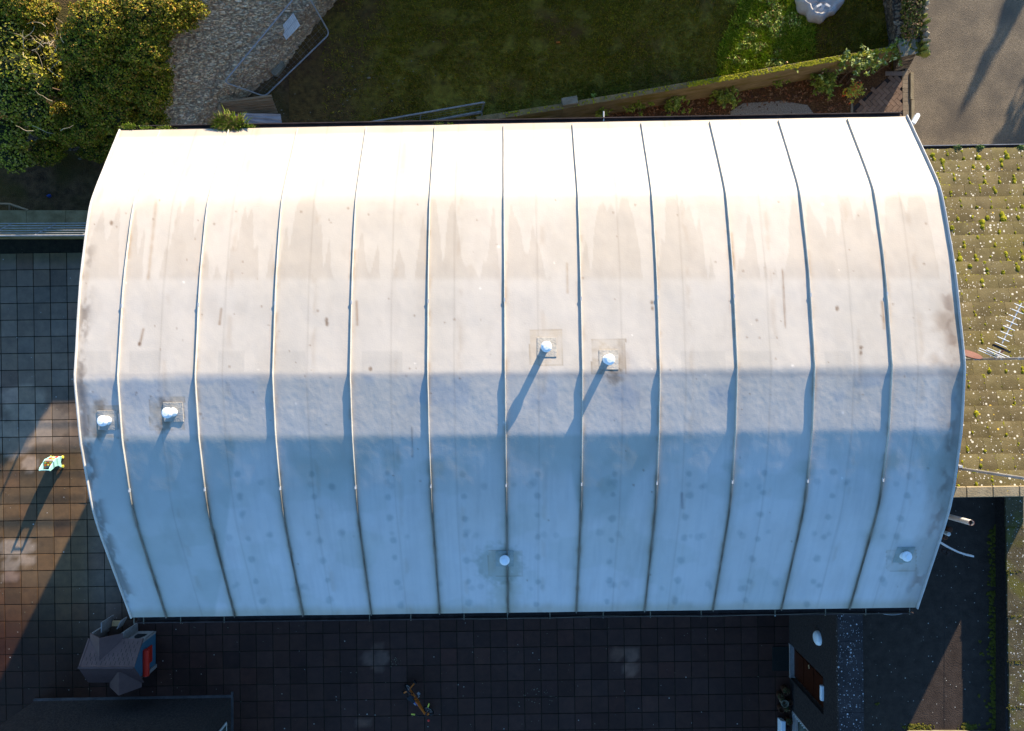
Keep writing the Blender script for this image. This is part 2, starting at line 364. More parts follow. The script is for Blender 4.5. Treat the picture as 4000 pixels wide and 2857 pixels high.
# damp tongues running down the second facet
g = fbm(X * 1.9, X * 0, 41, 2); g2 = fbm(X * 5.2, X * 0, 47, 2); Ltg = 770 + 340 * sst(.26, .66, .5 * g + .5 * fbm(X * 7.2, X * 0, 49, 2)) + 26 * (fbm(X * 9, Y * 2, 44) - .5)
tong = sst(-10, 10, PY - Ltg) * (1 - sst(1075, 1105, PY)) * sst(760, 768, PY); mul(tong, (.90, .885, .87)); mul(sst(758, 772, PY) * (1 - sst(1040, 1120, PY)), (.97, .96, .95))  # whole second facet also toned down in colour to temper its sunlight

bay = U * 0
seams = [np.abs((U - ((356 + 152.3 * (i - 1) - 262) / 1753 * (1 - V) + (370 + 151.6 * (i - 1) - 290) / 1748 * V))) * 13.58 for i in range(1, 12)]
for i in range(0, 11):    # darker patches just above the crest fold, each starting at its own rib
    u0 = 0.0 if i == 0 else seam_u(i, .5); wd = [.04, .035, .03, .036, .046, .0, .03, .0, .05, .04, .03][i]
    mk = (U > u0 + .012 * (i % 3)) * (U < u0 + wd + .012 * (i % 3)) * sst(1366, 1378, PY) * (1 - sst(1452, 1458, PY)); mul(mk * 1.0, (.91, .915, .92))
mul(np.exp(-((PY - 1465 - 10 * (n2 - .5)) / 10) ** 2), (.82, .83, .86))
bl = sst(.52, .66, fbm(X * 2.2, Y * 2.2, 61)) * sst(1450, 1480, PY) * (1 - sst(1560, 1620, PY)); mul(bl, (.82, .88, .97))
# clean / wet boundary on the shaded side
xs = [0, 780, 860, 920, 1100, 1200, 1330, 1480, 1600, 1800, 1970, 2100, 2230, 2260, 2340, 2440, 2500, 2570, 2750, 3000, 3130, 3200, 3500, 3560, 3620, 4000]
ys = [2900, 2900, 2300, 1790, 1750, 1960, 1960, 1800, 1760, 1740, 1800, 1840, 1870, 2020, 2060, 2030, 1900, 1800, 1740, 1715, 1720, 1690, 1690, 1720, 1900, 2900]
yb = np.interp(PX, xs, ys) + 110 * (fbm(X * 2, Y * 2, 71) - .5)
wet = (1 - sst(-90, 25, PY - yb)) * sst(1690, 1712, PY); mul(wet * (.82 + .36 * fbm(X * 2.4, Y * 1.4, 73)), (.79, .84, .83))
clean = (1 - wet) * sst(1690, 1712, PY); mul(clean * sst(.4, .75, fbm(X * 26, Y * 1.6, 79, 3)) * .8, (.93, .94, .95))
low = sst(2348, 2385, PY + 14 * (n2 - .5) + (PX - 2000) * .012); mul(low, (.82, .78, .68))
mul(sst(.5, .62, fbm(X * 1.2, Y * 1.6, 77)) * sst(1750, 1800, PY) * .8, (.90, .92, .90))
for i, dsm in enumerate(seams):
    mul(np.exp(-(dsm / .026) ** 2) * sst(1750, 1900, PY), (.56, .53, .46))
    mul(np.exp(-(dsm / .10) ** 2) * sst(1750, 1950, PY) * (.4 + .6 * n2), (.84, .84, .76))
    mul(np.exp(-(dsm / .05) ** 2) * sst(.5, .75, fbm(X * 8, Y * 4, 83 + i)) * (PY > 900), (.78, .70, .62))
def spot(px, py, r, c, ry=None, soft=.6, irregular=0.35):
    ry = ry or r; m = np.abs(PX - px) < r * 2.2; m &= np.abs(PY - py) < ry * 2.2
    d = np.sqrt(((PX - px) / r) ** 2 + ((PY - py) / ry) ** 2) + irregular * (n3 - .5) * 2
    mul((1 - sst(1 - soft, 1 + soft * .3, d)) * m, c)
rs = random.Random(5)
for i in range(2, 12):      # fixings showing through, in a line down each sheet lap
    for k in range(7 if i < 11 else 6):
        py = 1850 + k * 84 + rs.uniform(-10, 10)
        v = roof_uv(2000, py)[1]; um = seam_u(i, v) + (.0375 if i < 10 else .03) - .0435 * (i > 7) * 0
        p = RP(um, v); pxx = 2000 + p.x * FPX / (CAMZ - p.z)
        if pxx > 880: spot(pxx + rs.uniform(-5, 5), py, rs.uniform(12, 18), (.74, .79, .80))
    for rowy in (1893, 2088, 2290):
        for q in range(3):
            if rs.random() < .75:
                p = RP(seam_u(i, .8) + rs.uniform(.006, .07), .8); pxx = 2000 + p.x * FPX / (CAMZ - p.z)
                if pxx > 880: spot(pxx, rowy + rs.uniform(-12, 12), rs.uniform(11, 18), (.84, .87, .88))
for (a, b_) in ((2370, 1900), (3150, 1830), (2860, 1830), (3480, 1800), (1530, 1800), (1700, 1830)): spot(a, b_, 45, (.84, .87, .84))
for k in range(150):
    a = rs.uniform(320, 3720); b_ = rs.uniform(780, 1690) if rs.random() < .85 else rs.uniform(1700, 2300)
    spot(a, b_, rs.uniform(3, 6), (.62, .55, .50) if rs.random() < .85 else (1.5, 1.5, 1.5), soft=.9)
for (a, b_) in ((545, 1345), (1447, 1442), (2548, 1205), (3270, 1205), (3363, 1378), (3363, 1360), (2546, 1182), (435, 872), (1278, 1265), (1275, 1250)):
    spot(a, b_, 8, (.5, .42, .36), ry=11)
def streak(x0, y0, x1, y1, wd, c):
    t = np.clip((PY - y0) / (y1 - y0), 0, 1); xc = x0 + (x1 - x0) * t
    mul(np.exp(-((PX - xc) / wd) ** 2) * sst(0, .1, (PY - y0) / (y1 - y0)) * (1 - sst(.95, 1.02, (PY - y0) / (y1 - y0))) * (.5 + n3), c)
streak(612, 770, 578, 1098, 7, (.84, .77, .70)); streak(3056, 1040, 3068, 1285, 4, (.66, .58, .52)); streak(1393, 1170, 1396, 1275, 5, (.65, .54, .45))
streak(865, 1200, 857, 1272, 5, (.6, .5, .42)); streak(562, 1280, 545, 1350, 5, (.6, .5, .42)); streak(2858, 900, 2868, 1060, 5, (.8, .72, .64)); streak(1609, 1660, 1611, 1790, 4, (.6, .6, .6))
streak(2663, 1920, 2666, 1990, 6, (.6, .6, .62)); streak(3445, 1170, 3455, 1290, 6, (.7, .58, .48)); streak(2215, 1020, 2217, 1150, 5, (.82, .76, .7))
for i in range(0, 12):     # sheet laps between the ribs
    u0 = seam_u(i, V) if i else seam_u(1, V) - .0869
    um = u0 + (.0375 + .009 * math.sin(i * 2.1))
    d = np.abs(U - um) * 13.58; mul(np.exp(-(d / .014) ** 2) * .8, (.84, .83, .82))
    d = np.abs(U - um - .006) * 13.58; mul(np.exp(-(d / .05) ** 2) * sst(.5, .7, fbm(X * 6, Y * 3, 90 + i)) * .8, (.90, .86, .82))
eL = U * 13.58; eR = (1 - U) * 13.58; nn = fbm(X * 7, Y * 5, 101)
mul(np.exp(-((eL - .10) / .09) ** 2) * sst(.42, .62, nn) * sst(800, 1150, PY), (.50, .47, .45))
mul((1 - sst(.1, .55, eR + .35 * (nn - .5))) * sst(1050, 1300, PY) * .9, (.74, .70, .66))
mul(np.exp(-((eR - .16) / .10) ** 2) * sst(.45, .7, nn) * sst(900, 1200, PY), (.62, .56, .53))
mul(sst(.45, .75, fbm(X * 3, Y * 3, 110)) * (1 - sst(.2, 1.1, eR)) * sst(1080, 1250, PY) * (1 - sst(1400, 1500, PY)), (.78, .73, .69))
mul((1 - sst(8, 18, PY - (497 - (PX - 2000) * .018))) * 1.0, (.86, .80, .74))
VENTS = [(2135, 1345, 66, 62), (2383, 1393, 66, 68), (391, 1652, 62, 62), (645, 1622, 66, 62), (1971, 2210, 66, 50), (3549, 2195, 60, 46)]
patch = [(2068, 2198, 1288, 1428), (2310, 2445, 1324, 1464), (343, 465, 1583, 1712), (583, 722, 1548, 1682), (1906, 2042, 2150, 2252), (3462, 3580, 2148, 2232)]
for k, (x0, x1, y0, y1) in enumerate(patch):
    ins = ((PX > x0) & (PX < x1) & (PY > y0) & (PY < y1)).astype(float)
    ed = np.minimum(np.minimum(PX - x0, x1 - PX), np.minimum(PY - y0, y1 - PY))
    mul(np.exp(-(ed / 2.4) ** 2) * ins, (.80, .78, .75))
    dk = [.96, .82, .87, .87, .97, .94][k]
    mul(ins * (.4 + 1.0 * sst(.35, .7, fbm(X * 6, Y * 6, 120 + k))), (dk, dk * .96, dk * .90))
spot(2425, 1530, 95, (.90, .90, .92), ry=200, soft=.5); spot(1950, 2205, 100, (.68, .73, .68), ry=85, soft=.35); spot(1975, 2320, 70, (.86, .86, .80), ry=70)
for (a, b_, r_) in ((2383, 1420, 40), (391, 1590, 40), (645, 1575, 30), (3520, 2180, 25), (1965, 2180, 25), (2400, 1470, 35), (391, 1690, 35), (640, 1665, 35)): spot(a, b_, r_, (.62, .56, .50), soft=.8, irregular=.8)
verts = np.stack([X, Y, Z], -1).reshape(-1, 3)
idx = np.arange(NU * NV).reshape(NV, NU)
faces = np.stack([idx[:-1, :-1], idx[1:, :-1], idx[1:, 1:], idx[:-1, 1:]], -1).reshape(-1, 4)
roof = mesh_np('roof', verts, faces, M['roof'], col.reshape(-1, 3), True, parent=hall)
# walls
mb = MB()
def ring(u, ins):
    pts = []
    for v in np.linspace(ins, 1 - ins, 25):
        p = RP(u, v); pts.append((p.x, p.y, p.z - .09))
    return pts
for u in (.008, .992):
    top = ring(u, .012); n = len(top); bot = [(a, b, 0) for a, b, c in top]
    mb.add(bot + top, [(i, i + 1, n + i + 1, n + i) for i in range(n - 1)])
for v in (.012, .988):
    a = RP(.008, v); b = RP(.992, v); mb.add([(a.x, a.y, 0), (b.x, b.y, 0), (b.x, b.y, 4.7), (a.x, a.y, 4.7)], [(0, 1, 2, 3)])
mb.build('walls', M['render'], hall)
# skirts of the sheet
mb = MB()
for u in (0, 1):
    vv = np.linspace(0, 1, 60); t = [RP(u, v) for v in vv]; n = 60
    mb.add([tuple(p) for p in t] + [(p.x, p.y, p.z - .14) for p in t], [(i, i + 1, n + i + 1, n + i) for i in range(n - 1)])
for v in (0, 1):
    a, b = RP(0, v), RP(1, v); mb.add([tuple(a), tuple(b), (b.x, b.y, b.z - .12), (a.x, a.y, a.z - .12)], [(0, 1, 2, 3)])
mb.build('fascia', M['trim'], hall)
# ribs
def rib(u_of_v, v0, v1, wd, ht, name, m, par, n=70, wob=0.0012, u_shift=0):
    mb = MB(); P = []
    for k in range(n + 1):
        v = v0 + (v1 - v0) * k / n; u = u_of_v(v); c = RP(u, v, 0); ctop = RP(u, v, ht)
        wb = random.uniform(-wob, wob)
        s_ = Vector((wd / 2, 0, 0)); o_ = Vector((wb, 0, 0)); lo = Vector((0, 0, -.02))
        P += [c - s_ * 1.15 + lo + o_, c + s_ * 1.15 + lo + o_, ctop + s_ - (ctop - c) * .25 + o_, ctop + s_ * .45 + o_, ctop - s_ * .45 + o_, ctop - s_ - (ctop - c) * .25 + o_]
    fs = []
    for k in range(n):
        for j in range(6):
            a = k * 6 + j; b = k * 6 + (j + 1) % 6; fs.append((a, b, b + 6, a + 6))
    fs += [tuple(range(6)), tuple(range(n * 6, n * 6 + 6))[::-1]]
    mb.add(P, fs)
    for k in range(n + 1):
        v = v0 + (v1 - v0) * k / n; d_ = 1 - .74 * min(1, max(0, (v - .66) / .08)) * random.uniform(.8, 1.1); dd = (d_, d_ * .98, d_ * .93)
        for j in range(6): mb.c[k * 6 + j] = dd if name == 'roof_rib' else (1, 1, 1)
    return mb.build(name, m, par, smooth=False, col=True)
for i in range(1, 12):
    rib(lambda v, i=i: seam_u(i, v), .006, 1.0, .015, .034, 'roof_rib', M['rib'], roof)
    # cap joints
rib(lambda v: .0012, 0.0, 1.0, .026, .03, 'verge_trim', M['rib'], roof)
rib(lambda v: .9989, 0.0, 1.0, .018, .042, 'verge_trim', M['trim'], roof)
for i in range(1, 12):
    for v in (.375, .715):
        mb = MB(); p = RP(seam_u(i, v), v, .034); mb.box(p.x - .010, p.x + .010, p.y - .03, p.y + .03, p.z - .03, p.z + .003)
        mb.build('rib_joint', M['trim'], roof)
# gutters
mb = MB(); a = RP(-.002, 0); b = RP(.995, 0)
for (o0, o1, z0, z1) in ((.01, .02, -.10, -.03), (.02, .08, -.11, -.10), (.08, .092, -.11, -.03)):
    mb.hexa([(a.x, a.y + o0, a.z + z0), (b.x, b.y + o0, b.z + z0), (b.x, b.y + o1, b.z + z0), (a.x, a.y + o1, a.z + z0),
             (a.x, a.y + o0, a.z + z1), (b.x, b.y + o0, b.z + z1), (b.x, b.y + o1, b.z + z1), (a.x, a.y + o1, a.z + z1)])
mb.build('gutter', M['gutter'], hall)
mb = MB(); a = RP(.003, 1); b = RP(.997, 1)
for (o0, o1, z0, z1) in ((-.02, -.01, -.16, -.05), (-.11, -.02, -.16, -.15), (-.122, -.11, -.16, -.05)):
    mb.hexa([(a.x, a.y + o0, a.z + z0), (b.x, b.y + o0, b.z + z0), (b.x, b.y + o1, b.z + z0), (a.x, a.y + o1, a.z + z0),
             (a.x, a.y + o0, a.z + z1), (b.x, b.y + o0, b.z + z1), (b.x, b.y + o1, b.z + z1), (a.x, a.y + o1, a.z + z1)])
mb.build('gutter', M['gutter'], hall)
for px in (517, 555, 700, 871, 1441, 1603, 1812, 1982, 2149, 2358, 2543, 2742, 3032, 3230, 3388, 3560):
    t = (px - 510) / (3585 - 510); y = 2412 + (2375 - 2412) * t
    p = W(px, y, 4.76); mb = MB(); mb.box(p.x - .006, p.x + .006, p.y - .13, p.y + .01, 4.70, 4.712); mb.box(p.x - .006, p.x + .006, p.y - .135, p.y - .128, 4.62, 4.712)
    mb.build('gutter_bracket', M['conc'], hall)
mb = MB(); pts = []
for k in range(60):
    t = .42 + .56 * k / 59; p = a.lerp(b, t); sag = .012 * math.sin(k * .23) + .006 * math.sin(k * .61)
    pts.append(Vector((p.x, p.y - .10 - sag, p.z - .02)))
mb.path(pts, .0025, 5); mb.build('cable', M['conc'], hall)
mb = MB(); c0 = W(3480, 2392, 4.7)
mb.path([c0 + Vector((-.22 + .06 * k, -.012 - .035 * math.sin(k / 8 * math.pi), 0)) for k in range(9)], .004, 5); mb.build('cable', M['white'], hall)
mb = MB(); p0 = W(2358, 484, 4.7); p1 = W(2358, 436, 4.7); mb.tube(p0 - Vector((0, .1, 0)), p1, .012, 8); mb.build('overflow_pipe', M['white'], hall)
# vents
for k, (px, py, _, _) in enumerate(VENTS):
    hh = [.29, .36, .20, .26, .16, .16][k]
    u, v = roof_uv(px, py, hh); top = RP(u, v); base = Vector((top.x, top.y, rz(v))); u2 = u
    mb = MB(); s_ = .155
    sl = (rz(min(1, v + .02)) - rz(v - .02)) / (.04 * 8.42)
    def q(dx, dy, h): return (base.x + dx, base.y + dy, base.z - dy * sl + h)
    ox = .02 if k == 0 else (.03 if k == 1 else 0)
    c1_, c2_, c3_, c4_ = (-s_, -s_), (s_, -s_), (s_, s_), (-s_, s_)
    mb.hexa([q(c[0] + ox, c[1], -.03) for c in (c1_, c2_, c3_, c4_)] + [q(c[0] * .95 + ox, c[1] * .95, .008) for c in (c1_, c2_, c3_, c4_)])
    fl = mb.build('vent_flashing', M['flash'] if k != 4 and k != 5 else M['flashb'], roof)
    mb = MB(); mb.lathe((base.x, base.y, base.z - .02), [(.075, 0), (.062, .05), (.055, .06), (.055, hh - .06)], 20)
    vp = mb.build('vent_pipe', M['whitep'], roof, smooth=False)
    mb = MB(); mb.lathe((base.x, base.y, base.z + hh - .09), [(.062, 0), (.082, .012), (.082, .035), (.066, .05), (.048, .062), (.046, .085), (.001, .088)], 24)
    if k == 0: mb.tube((base.x - .03, base.y - .01, base.z + hh - .005), (base.x - .027, base.y - .008, base.z + hh + .01), .006, 6)
    mb.build('vent_cap', M['whitep'], roof, smooth=False)
# camera on the corner
mb = MB(); p = W(3573, 470, 4.6)
mb.bar(p + Vector((-.12, -.10, 0)), p + Vector((0, -.01, .0)), .03, .03)
mb.build('camera_bracket', M['white'], hall)
mb = MB(); d = Vector((.55, .8, -.25)).normalized()
mb.obox(p + d * .02, d * .10, Vector((d.y, -d.x, 0)).normalized() * .035, Vector((.1, .15, .95)).normalized() * .03)
mb.tube(p + d * .11, p + d * .14, .032, 12)
mb.build('security_camera', M['whitep'], hall)

# ------------------------------------------------------------------ ground sheets
def poly_sheet(name, pts, z, m, label=None, cat=None, kind='structure', sub=None):
    mb = MB(); mb.add([(p[0], p[1], z) for p in pts], [tuple(range(len(pts)))])
    o = mb.build(name, m); tag(o, label, cat, kind=kind); return o
def G(px, py): v = W(px, py, 0); return (v.x, v.y)
poly_sheet('ground', [(-300, -300), (300, -300), (300, 300), (-300, 300)], -.10, M['soil'], 'dark bare soil around the hall', 'ground')
# NW lot and lawn with undulation
def terrain(name, x0, x1, y0, y1, step, z, amp, m, label, cat, mask=None, seed=3, cf=None):
    xs = np.arange(x0, x1 + step * .5, step); ys = np.arange(y0, y1 + step * .5, step); XX, YY = np.meshgrid(xs, ys)
    ZZ = z + amp * (fbm(XX * .8, YY * .8, seed) - .5) * 2 + amp * .35 * (fbm(XX * 5, YY * 5, seed + 3) - .5) * 2
    ii = np.arange(XX.size).reshape(XX.shape); f = np.stack([ii[:-1, :-1], ii[:-1, 1:], ii[1:, 1:], ii[1:, :-1]], -1).reshape(-1, 4)
    o = mesh_np(name, np.stack([XX, YY, ZZ], -1).reshape(-1, 3), f, m, cf(XX, YY).reshape(-1, 3) if cf else None, True); tag(o, label, cat, kind='structure'); return o
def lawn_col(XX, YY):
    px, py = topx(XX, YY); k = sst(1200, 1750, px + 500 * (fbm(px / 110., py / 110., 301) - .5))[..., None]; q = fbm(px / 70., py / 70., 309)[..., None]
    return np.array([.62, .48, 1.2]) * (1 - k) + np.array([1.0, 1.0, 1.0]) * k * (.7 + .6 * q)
terrain('bare_ground', W(-600, 0).x, W(1800, 0).x, W(0, 935).y, W(0, -900).y, .12, -.03, .03, M['soil'], 'dark bare earth beside the ruined wall', 'ground')
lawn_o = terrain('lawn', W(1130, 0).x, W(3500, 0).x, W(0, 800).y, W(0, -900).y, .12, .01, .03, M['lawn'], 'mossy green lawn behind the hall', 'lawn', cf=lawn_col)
poly_sheet('lane', [G(3545, 640), G(5600, 640), G(5600, -2500), G(3630, -2500), G(3600, 0), G(3530, 235)], .048, M['tarmac'], 'rough brown grey tarmac lane', 'lane')
poly_sheet('side_yard', [G(3085, 1700), G(4800, 1700), G(4800, 3600), G(3085, 3600)], .004, M['yard'], 'dark concrete yard between walls', 'yard')
mb = MB(); mb.box(W(3688, 0).x - .006, W(3688, 0).x + .006, W(0, 3200).y, W(0, 2300).y, 0.004, .0075)
o = mb.build('yard_joint', M['dark']); tag(o, 'dark joint line running down the concrete yard', 'joint', kind='structure')

# ------------------------------------------------------------------ paving slabs
PA = R(.85); ca, sa = math.cos(PA), math.sin(PA)
T = .4012
ag = G(1523.5, 2490); ah = G(1800, 2466)
def toloc(x, y): return (x * ca + y * sa, -x * sa + y * ca)
def toworld(u, v): return (u * ca - v * sa, u * sa + v * ca)
u_off = toloc(*ag)[0]; v_off = toloc(*ah)[1]
bx0, by_top = W(-250, 0).x, W(0, 938).y; bx1 = W(3082, 0).x
SV = []; SF = []; SCc = []
rng = np.random.RandomState(3)
K = 5
def paint_slab(px, py, base):
    c = np.array(base)[None, :] * np.ones((len(px), 1))
    n = fbm(px / 90., py / 90., 201); nb = fbm(px / 28., py / 28., 205)
    west = 1 - sst(300, 420, px)
    # dry, paler concrete patches
    dry = np.zeros(len(px))
    def bl(cx, cy, rx, ry, s=1.0):
        d = ((px - cx) / rx) ** 2 + ((py - cy) / ry) ** 2 + (nb - .5) * .9
        return s * (1 - sst(.75, 1.15, d))
    for a in ((160, 1660, 130, 75), (60, 1720, 80, 70), (120, 1810, 32, 34), (240, 1650, 36, 45), (60, 2140, 90, 34), (40, 2210, 34, 30), (110, 2190, 40, 22), (45, 2255, 40, 20),
              (1, 1690, 40, 60), (90, 1560, 90, 60)): dry = np.maximum(dry, bl(*a))
    for a in ((1492, 2570, 33, 33, .9), (1478, 2530, 28, 14, .5), (1440, 2575, 30, 28, .7), (1480, 2608, 26, 18, .6), (2463, 2557, 31, 32, 1), (2408, 2555, 22, 32, .7), (2462, 2615, 28, 28, .7),
              (1420, 2820, 36, 18, .7)): dry = np.maximum(dry, bl(*a) * .9)
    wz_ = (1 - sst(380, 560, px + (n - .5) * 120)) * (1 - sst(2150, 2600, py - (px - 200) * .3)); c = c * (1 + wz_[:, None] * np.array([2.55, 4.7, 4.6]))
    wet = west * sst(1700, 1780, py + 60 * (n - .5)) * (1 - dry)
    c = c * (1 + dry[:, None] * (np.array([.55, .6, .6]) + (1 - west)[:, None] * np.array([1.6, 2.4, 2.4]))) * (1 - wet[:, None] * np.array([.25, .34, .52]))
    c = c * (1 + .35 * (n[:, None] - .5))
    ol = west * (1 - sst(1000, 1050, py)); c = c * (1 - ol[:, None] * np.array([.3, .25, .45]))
    return c
for iu in range(-60, 60):
    for iv in range(-60, 60):
        u0 = u_off + iu * T; v0 = v_off + iv * T
        cxw, cyw = toworld(u0 + T / 2, v0 + T / 2)
        if cxw < bx0 or cxw > bx1 - .08 or cyw > by_top - .15 or cyw < W(0, 3150).y: continue
        if -5.0 < cxw < 5.9 and -3.3 < cyw < 3.3: continue
        if cyw > 3.1 and cxw > -6: continue
        gap = .0095; tz = rng.uniform(-.0045, .0045, 4); z0 = .012 + rng.uniform(-.003, .003)
        gg = np.linspace(gap, T - gap, K)
        uu, vv = np.meshgrid(u0 + gg, v0 + gg)
        xx = uu * ca - vv * sa; yy = uu * sa + vv * ca
        fu = (uu - u0) / T; fv = (vv - v0) / T
        zz_ = z0 + tz[0] * (1 - fu) * (1 - fv) + tz[1] * fu * (1 - fv) + tz[2] * fu * fv + tz[3] * (1 - fu) * fv
        b = len(SV) and sum(len(q) for q in SV) or 0
        b = SVN if 'SVN' in globals() else 0
        pts = np.stack([xx, yy, zz_], -1).reshape(-1, 3)
        lowr = pts.copy(); lowr[:, 2] = -.01
        ring_i = [i for i in range(K)] + [(r_ + 1) * K - 1 for r_ in range(1, K)] + [(K - 1) * K + i for i in range(K - 2, -1, -1)] + [r_ * K for r_ in range(K - 2, 0, -1)]
        sk = pts[ring_i].copy(); sk[:, 2] = -.01
        allp = np.vstack([pts, sk]); SV.append(allp)
        ii = np.arange(K * K).reshape(K, K)
        f = np.stack([ii[:-1, :-1], ii[:-1, 1:], ii[1:, 1:], ii[1:, :-1]], -1).reshape(-1, 4)
        nr = len(ring_i); f2 = np.array([(K * K + j, K * K + (j + 1) % nr, ring_i[(j + 1) % nr], ring_i[j]) for j in range(nr)])
        SF.append(np.vstack([f, f2]) + b)
        br = rng.normal(1, .13); hue = rng.uniform(-.06, .06)
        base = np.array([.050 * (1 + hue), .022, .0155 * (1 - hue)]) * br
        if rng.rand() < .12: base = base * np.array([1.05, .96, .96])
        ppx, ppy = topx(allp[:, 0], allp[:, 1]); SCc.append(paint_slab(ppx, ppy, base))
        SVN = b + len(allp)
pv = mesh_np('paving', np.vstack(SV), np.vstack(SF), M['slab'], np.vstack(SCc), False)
tag(pv, 'square dark concrete slabs paving the yard around the hall', 'paving', kind='structure')
mb = MB(); mb.add([(bx0, W(0, 3200).y, 0), (bx1, W(0, 3200).y, 0), (bx1, 0, 0), (-5, 0, 0), (-5, by_top, 0), (bx0, by_top, 0)], [tuple(range(6))])
o = mb.build('paving_bed', M['joint']); tag(o, 'dark joints under the paving slabs', 'ground', kind='structure')
# bits of grit and droppings
mb = MB(); rr = random.Random(9)
for k in range(240):
    if k < 110: px, py = rr.uniform(0, 420), rr.uniform(960, 2700)
    elif k < 150: px, py = rr.gauss(2110, 45), rr.gauss(2710, 22)
    elif k < 170: px, py = rr.gauss(1545, 12), rr.gauss(2585, 12)
    else: px, py = rr.uniform(650, 3050), rr.uniform(2430, 2857)
    p = W(px, py, .018); r_ = rr.uniform(.004, .014); mb.blob(p, r_, r_ * rr.uniform(.6, 1), .004, 6, 3, .3)
o = mb.build('grit', M['conc']); tag(o, 'pale grit and crumbs scattered over the paving slabs', 'grit', kind='stuff')

# ------------------------------------------------------------------ leaf masses
def leaf_mass(blobs, n, size, cols, seed, shell=.25, flat=.5, up=.35):
    rg = np.random.RandomState(seed)
    B = np.array([[*W(b[0], b[1], b[2]), b[3], b[3] if len(b) < 5 else b[4], b[3] if len(b) < 6 else b[5]] for b in blobs])
    ar = B[:, 3] * B[:, 4]; pk = rg.choice(len(B), n, p=ar / ar.sum())
    d = rg.normal(size=(n, 3)); d[:, 2] = np.abs(d[:, 2]) * 1.0 - .25; d /= np.linalg.norm(d, axis=1)[:, None]
    b = B[pk]
    bump = 1 + .42 * (fbm(d[:, 0] * 4 + pk * 7.1 + 50, d[:, 1] * 4 + d[:, 2] * 2 + 50, seed) - .5) * 2
    r_ = (1 - shell * rg.rand(n) ** 2) * bump
    P = b[:, :3] + d * np.stack([b[:, 3], b[:, 4], b[:, 5]], 1) * r_[:, None]
    keep = np.ones(n, bool)
    for j in range(len(B)):   # drop leaves deep inside neighbours
        q = (P - B[j, :3]) / B[j, 3:6]; keep &= ~((np.linalg.norm(q, axis=1) < .72) & (pk != j))
    keep &= P[:, 2] > .02
    P = P[keep]; d = d[keep]; n = len(P)
    nrm = d + rg.normal(size=(n, 3)) * flat + np.array([0, 0, up]); nrm /= np.linalg.norm(nrm, axis=1)[:, None]
    t = np.cross(nrm, rg.normal(size=(n, 3))); t /= np.linalg.norm(t, axis=1)[:, None]; s_ = np.cross(nrm, t)
    L = size * rg.uniform(.6, 1.25, n)[:, None]; Wd = L * rg.uniform(.55, .8, n)[:, None]
    fold = nrm * L * .12
    V_ = np.stack([P - t * L * .5, P + s_ * Wd * .5 + fold, P + t * L * .5, P - s_ * Wd * .5 + fold], 1).reshape(-1, 3)
    F_ = np.arange(4 * n).reshape(n, 4)
    cl = np.array(cols)[rg.randint(0, len(cols), n)] * rg.uniform(.6, 1.3, n)[:, None]
    cn = fbm(P[:, 0] * 2, P[:, 1] * 2, seed + 5)[:, None]; cl = cl * (.7 + .6 * cn)
    return V_, F_, np.repeat(cl, 4, 0)
def shrub(name, label, cat, blobs, n, size, cols, seed, group=None, stems=True, core=True, **kw):
    c = W(blobs[0][0], blobs[0][1], blobs[0][2]); root = empty(name, (c.x, c.y, 0), label, cat, group)
    V_, F_, C_ = leaf_mass(blobs, n, size, cols, seed, **kw)
    mesh_np('foliage', V_, F_, M['leaf'], C_, False, parent=root)
    if core:
        mb = MB()
        for b in blobs:
            p = W(b[0], b[1], b[2]); r1 = b[3] * .82; r2 = (b[4] if len(b) > 4 else b[3]) * .82; r3 = (b[5] if len(b) > 5 else b[3]) * .82
            mb.blob(p, r1, r2, r3, 12, 8, .10)
        mb.build('inner_growth', M['core'], root)
    if stems:
        mb = MB(); rr = random.Random(seed)
        for b in blobs:
            p = W(b[0], b[1], b[2]); q = Vector((c.x + (p.x - c.x) * .6, c.y + (p.y - c.y) * .6, 0))
            m_ = q.lerp(p, .5) + Vector((rr.uniform(-.1, .1), rr.uniform(-.1, .1), 0)); mb.path([q, m_, p], .04, 6, rend=.015)
        mb.build('trunk', M['bark'], root)
    return root
IV = [(.17, .155, .006), (.11, .11, .005), (.26, .22, .008), (.06, .062, .004), (.36, .20, .03), (.14, .155, .01)]
IVL = [(.20, .20, .012), (.14, .15, .01), (.28, .26, .02), (.34, .28, .06)]
shrub('ivy_bush', 'big dark green ivy mass mounded over the ruined stone wall', 'bush',
      [(560, 60, 1.9, .75, .62, .5), (690, 30, 1.65, .55, .5, .4), (400, 110, 2.1, .62, .55, .5), (330, 190, 2.0, .5, .5, .5), (560, 190, 1.7, .65, .55, .5),
       (460, 300, 1.5, .62, .55, .5), (590, 340, 1.15, .45, .6, .4), (350, 350, 1.45, .5, .5, .45), (430, 430, 1.1, .6, .5, .4), (575, 470, .75, .45, .5, .35),
       (330, 500, .9, .55, .45, .4), (480, 540, .55, .6, .35, .3), (230, 480, 1.0, .4, .45, .35), (390, 590, .35, .5, .25, .22), (180, 590, .6, .45, .3, .3), (660, -60, 1.8, .6, .5, .4)],
      95000, .050, IV, 1, flat=.7)
shrub('garden_shrub', 'yellow green leafy shrub with pale bare twigs at the left edge', 'bush',
      [(20, 150, 2.3, .42, .5, .4), (60, 270, 2.2, .42, .42, .4), (150, 330, 1.9, .3, .3, .3), (30, 390, 2.0, .42, .42, .4), (130, 430, 1.7, .38, .38, .35), (40, 520, 1.6, .4, .35, .35), (170, 500, 1.3, .3, .25, .3), (60, 620, 1.2, .4, .3, .3), (120, 190, 1.3, .45, .4, .3), (190, 260, 1.2, .35, .4, .3), (230, 330, 1.0, .35, .35, .25), (-60, 300, 2.0, .4, .8, .4)],
      20000, .060, IVL, 2, shell=.7, flat=.8)
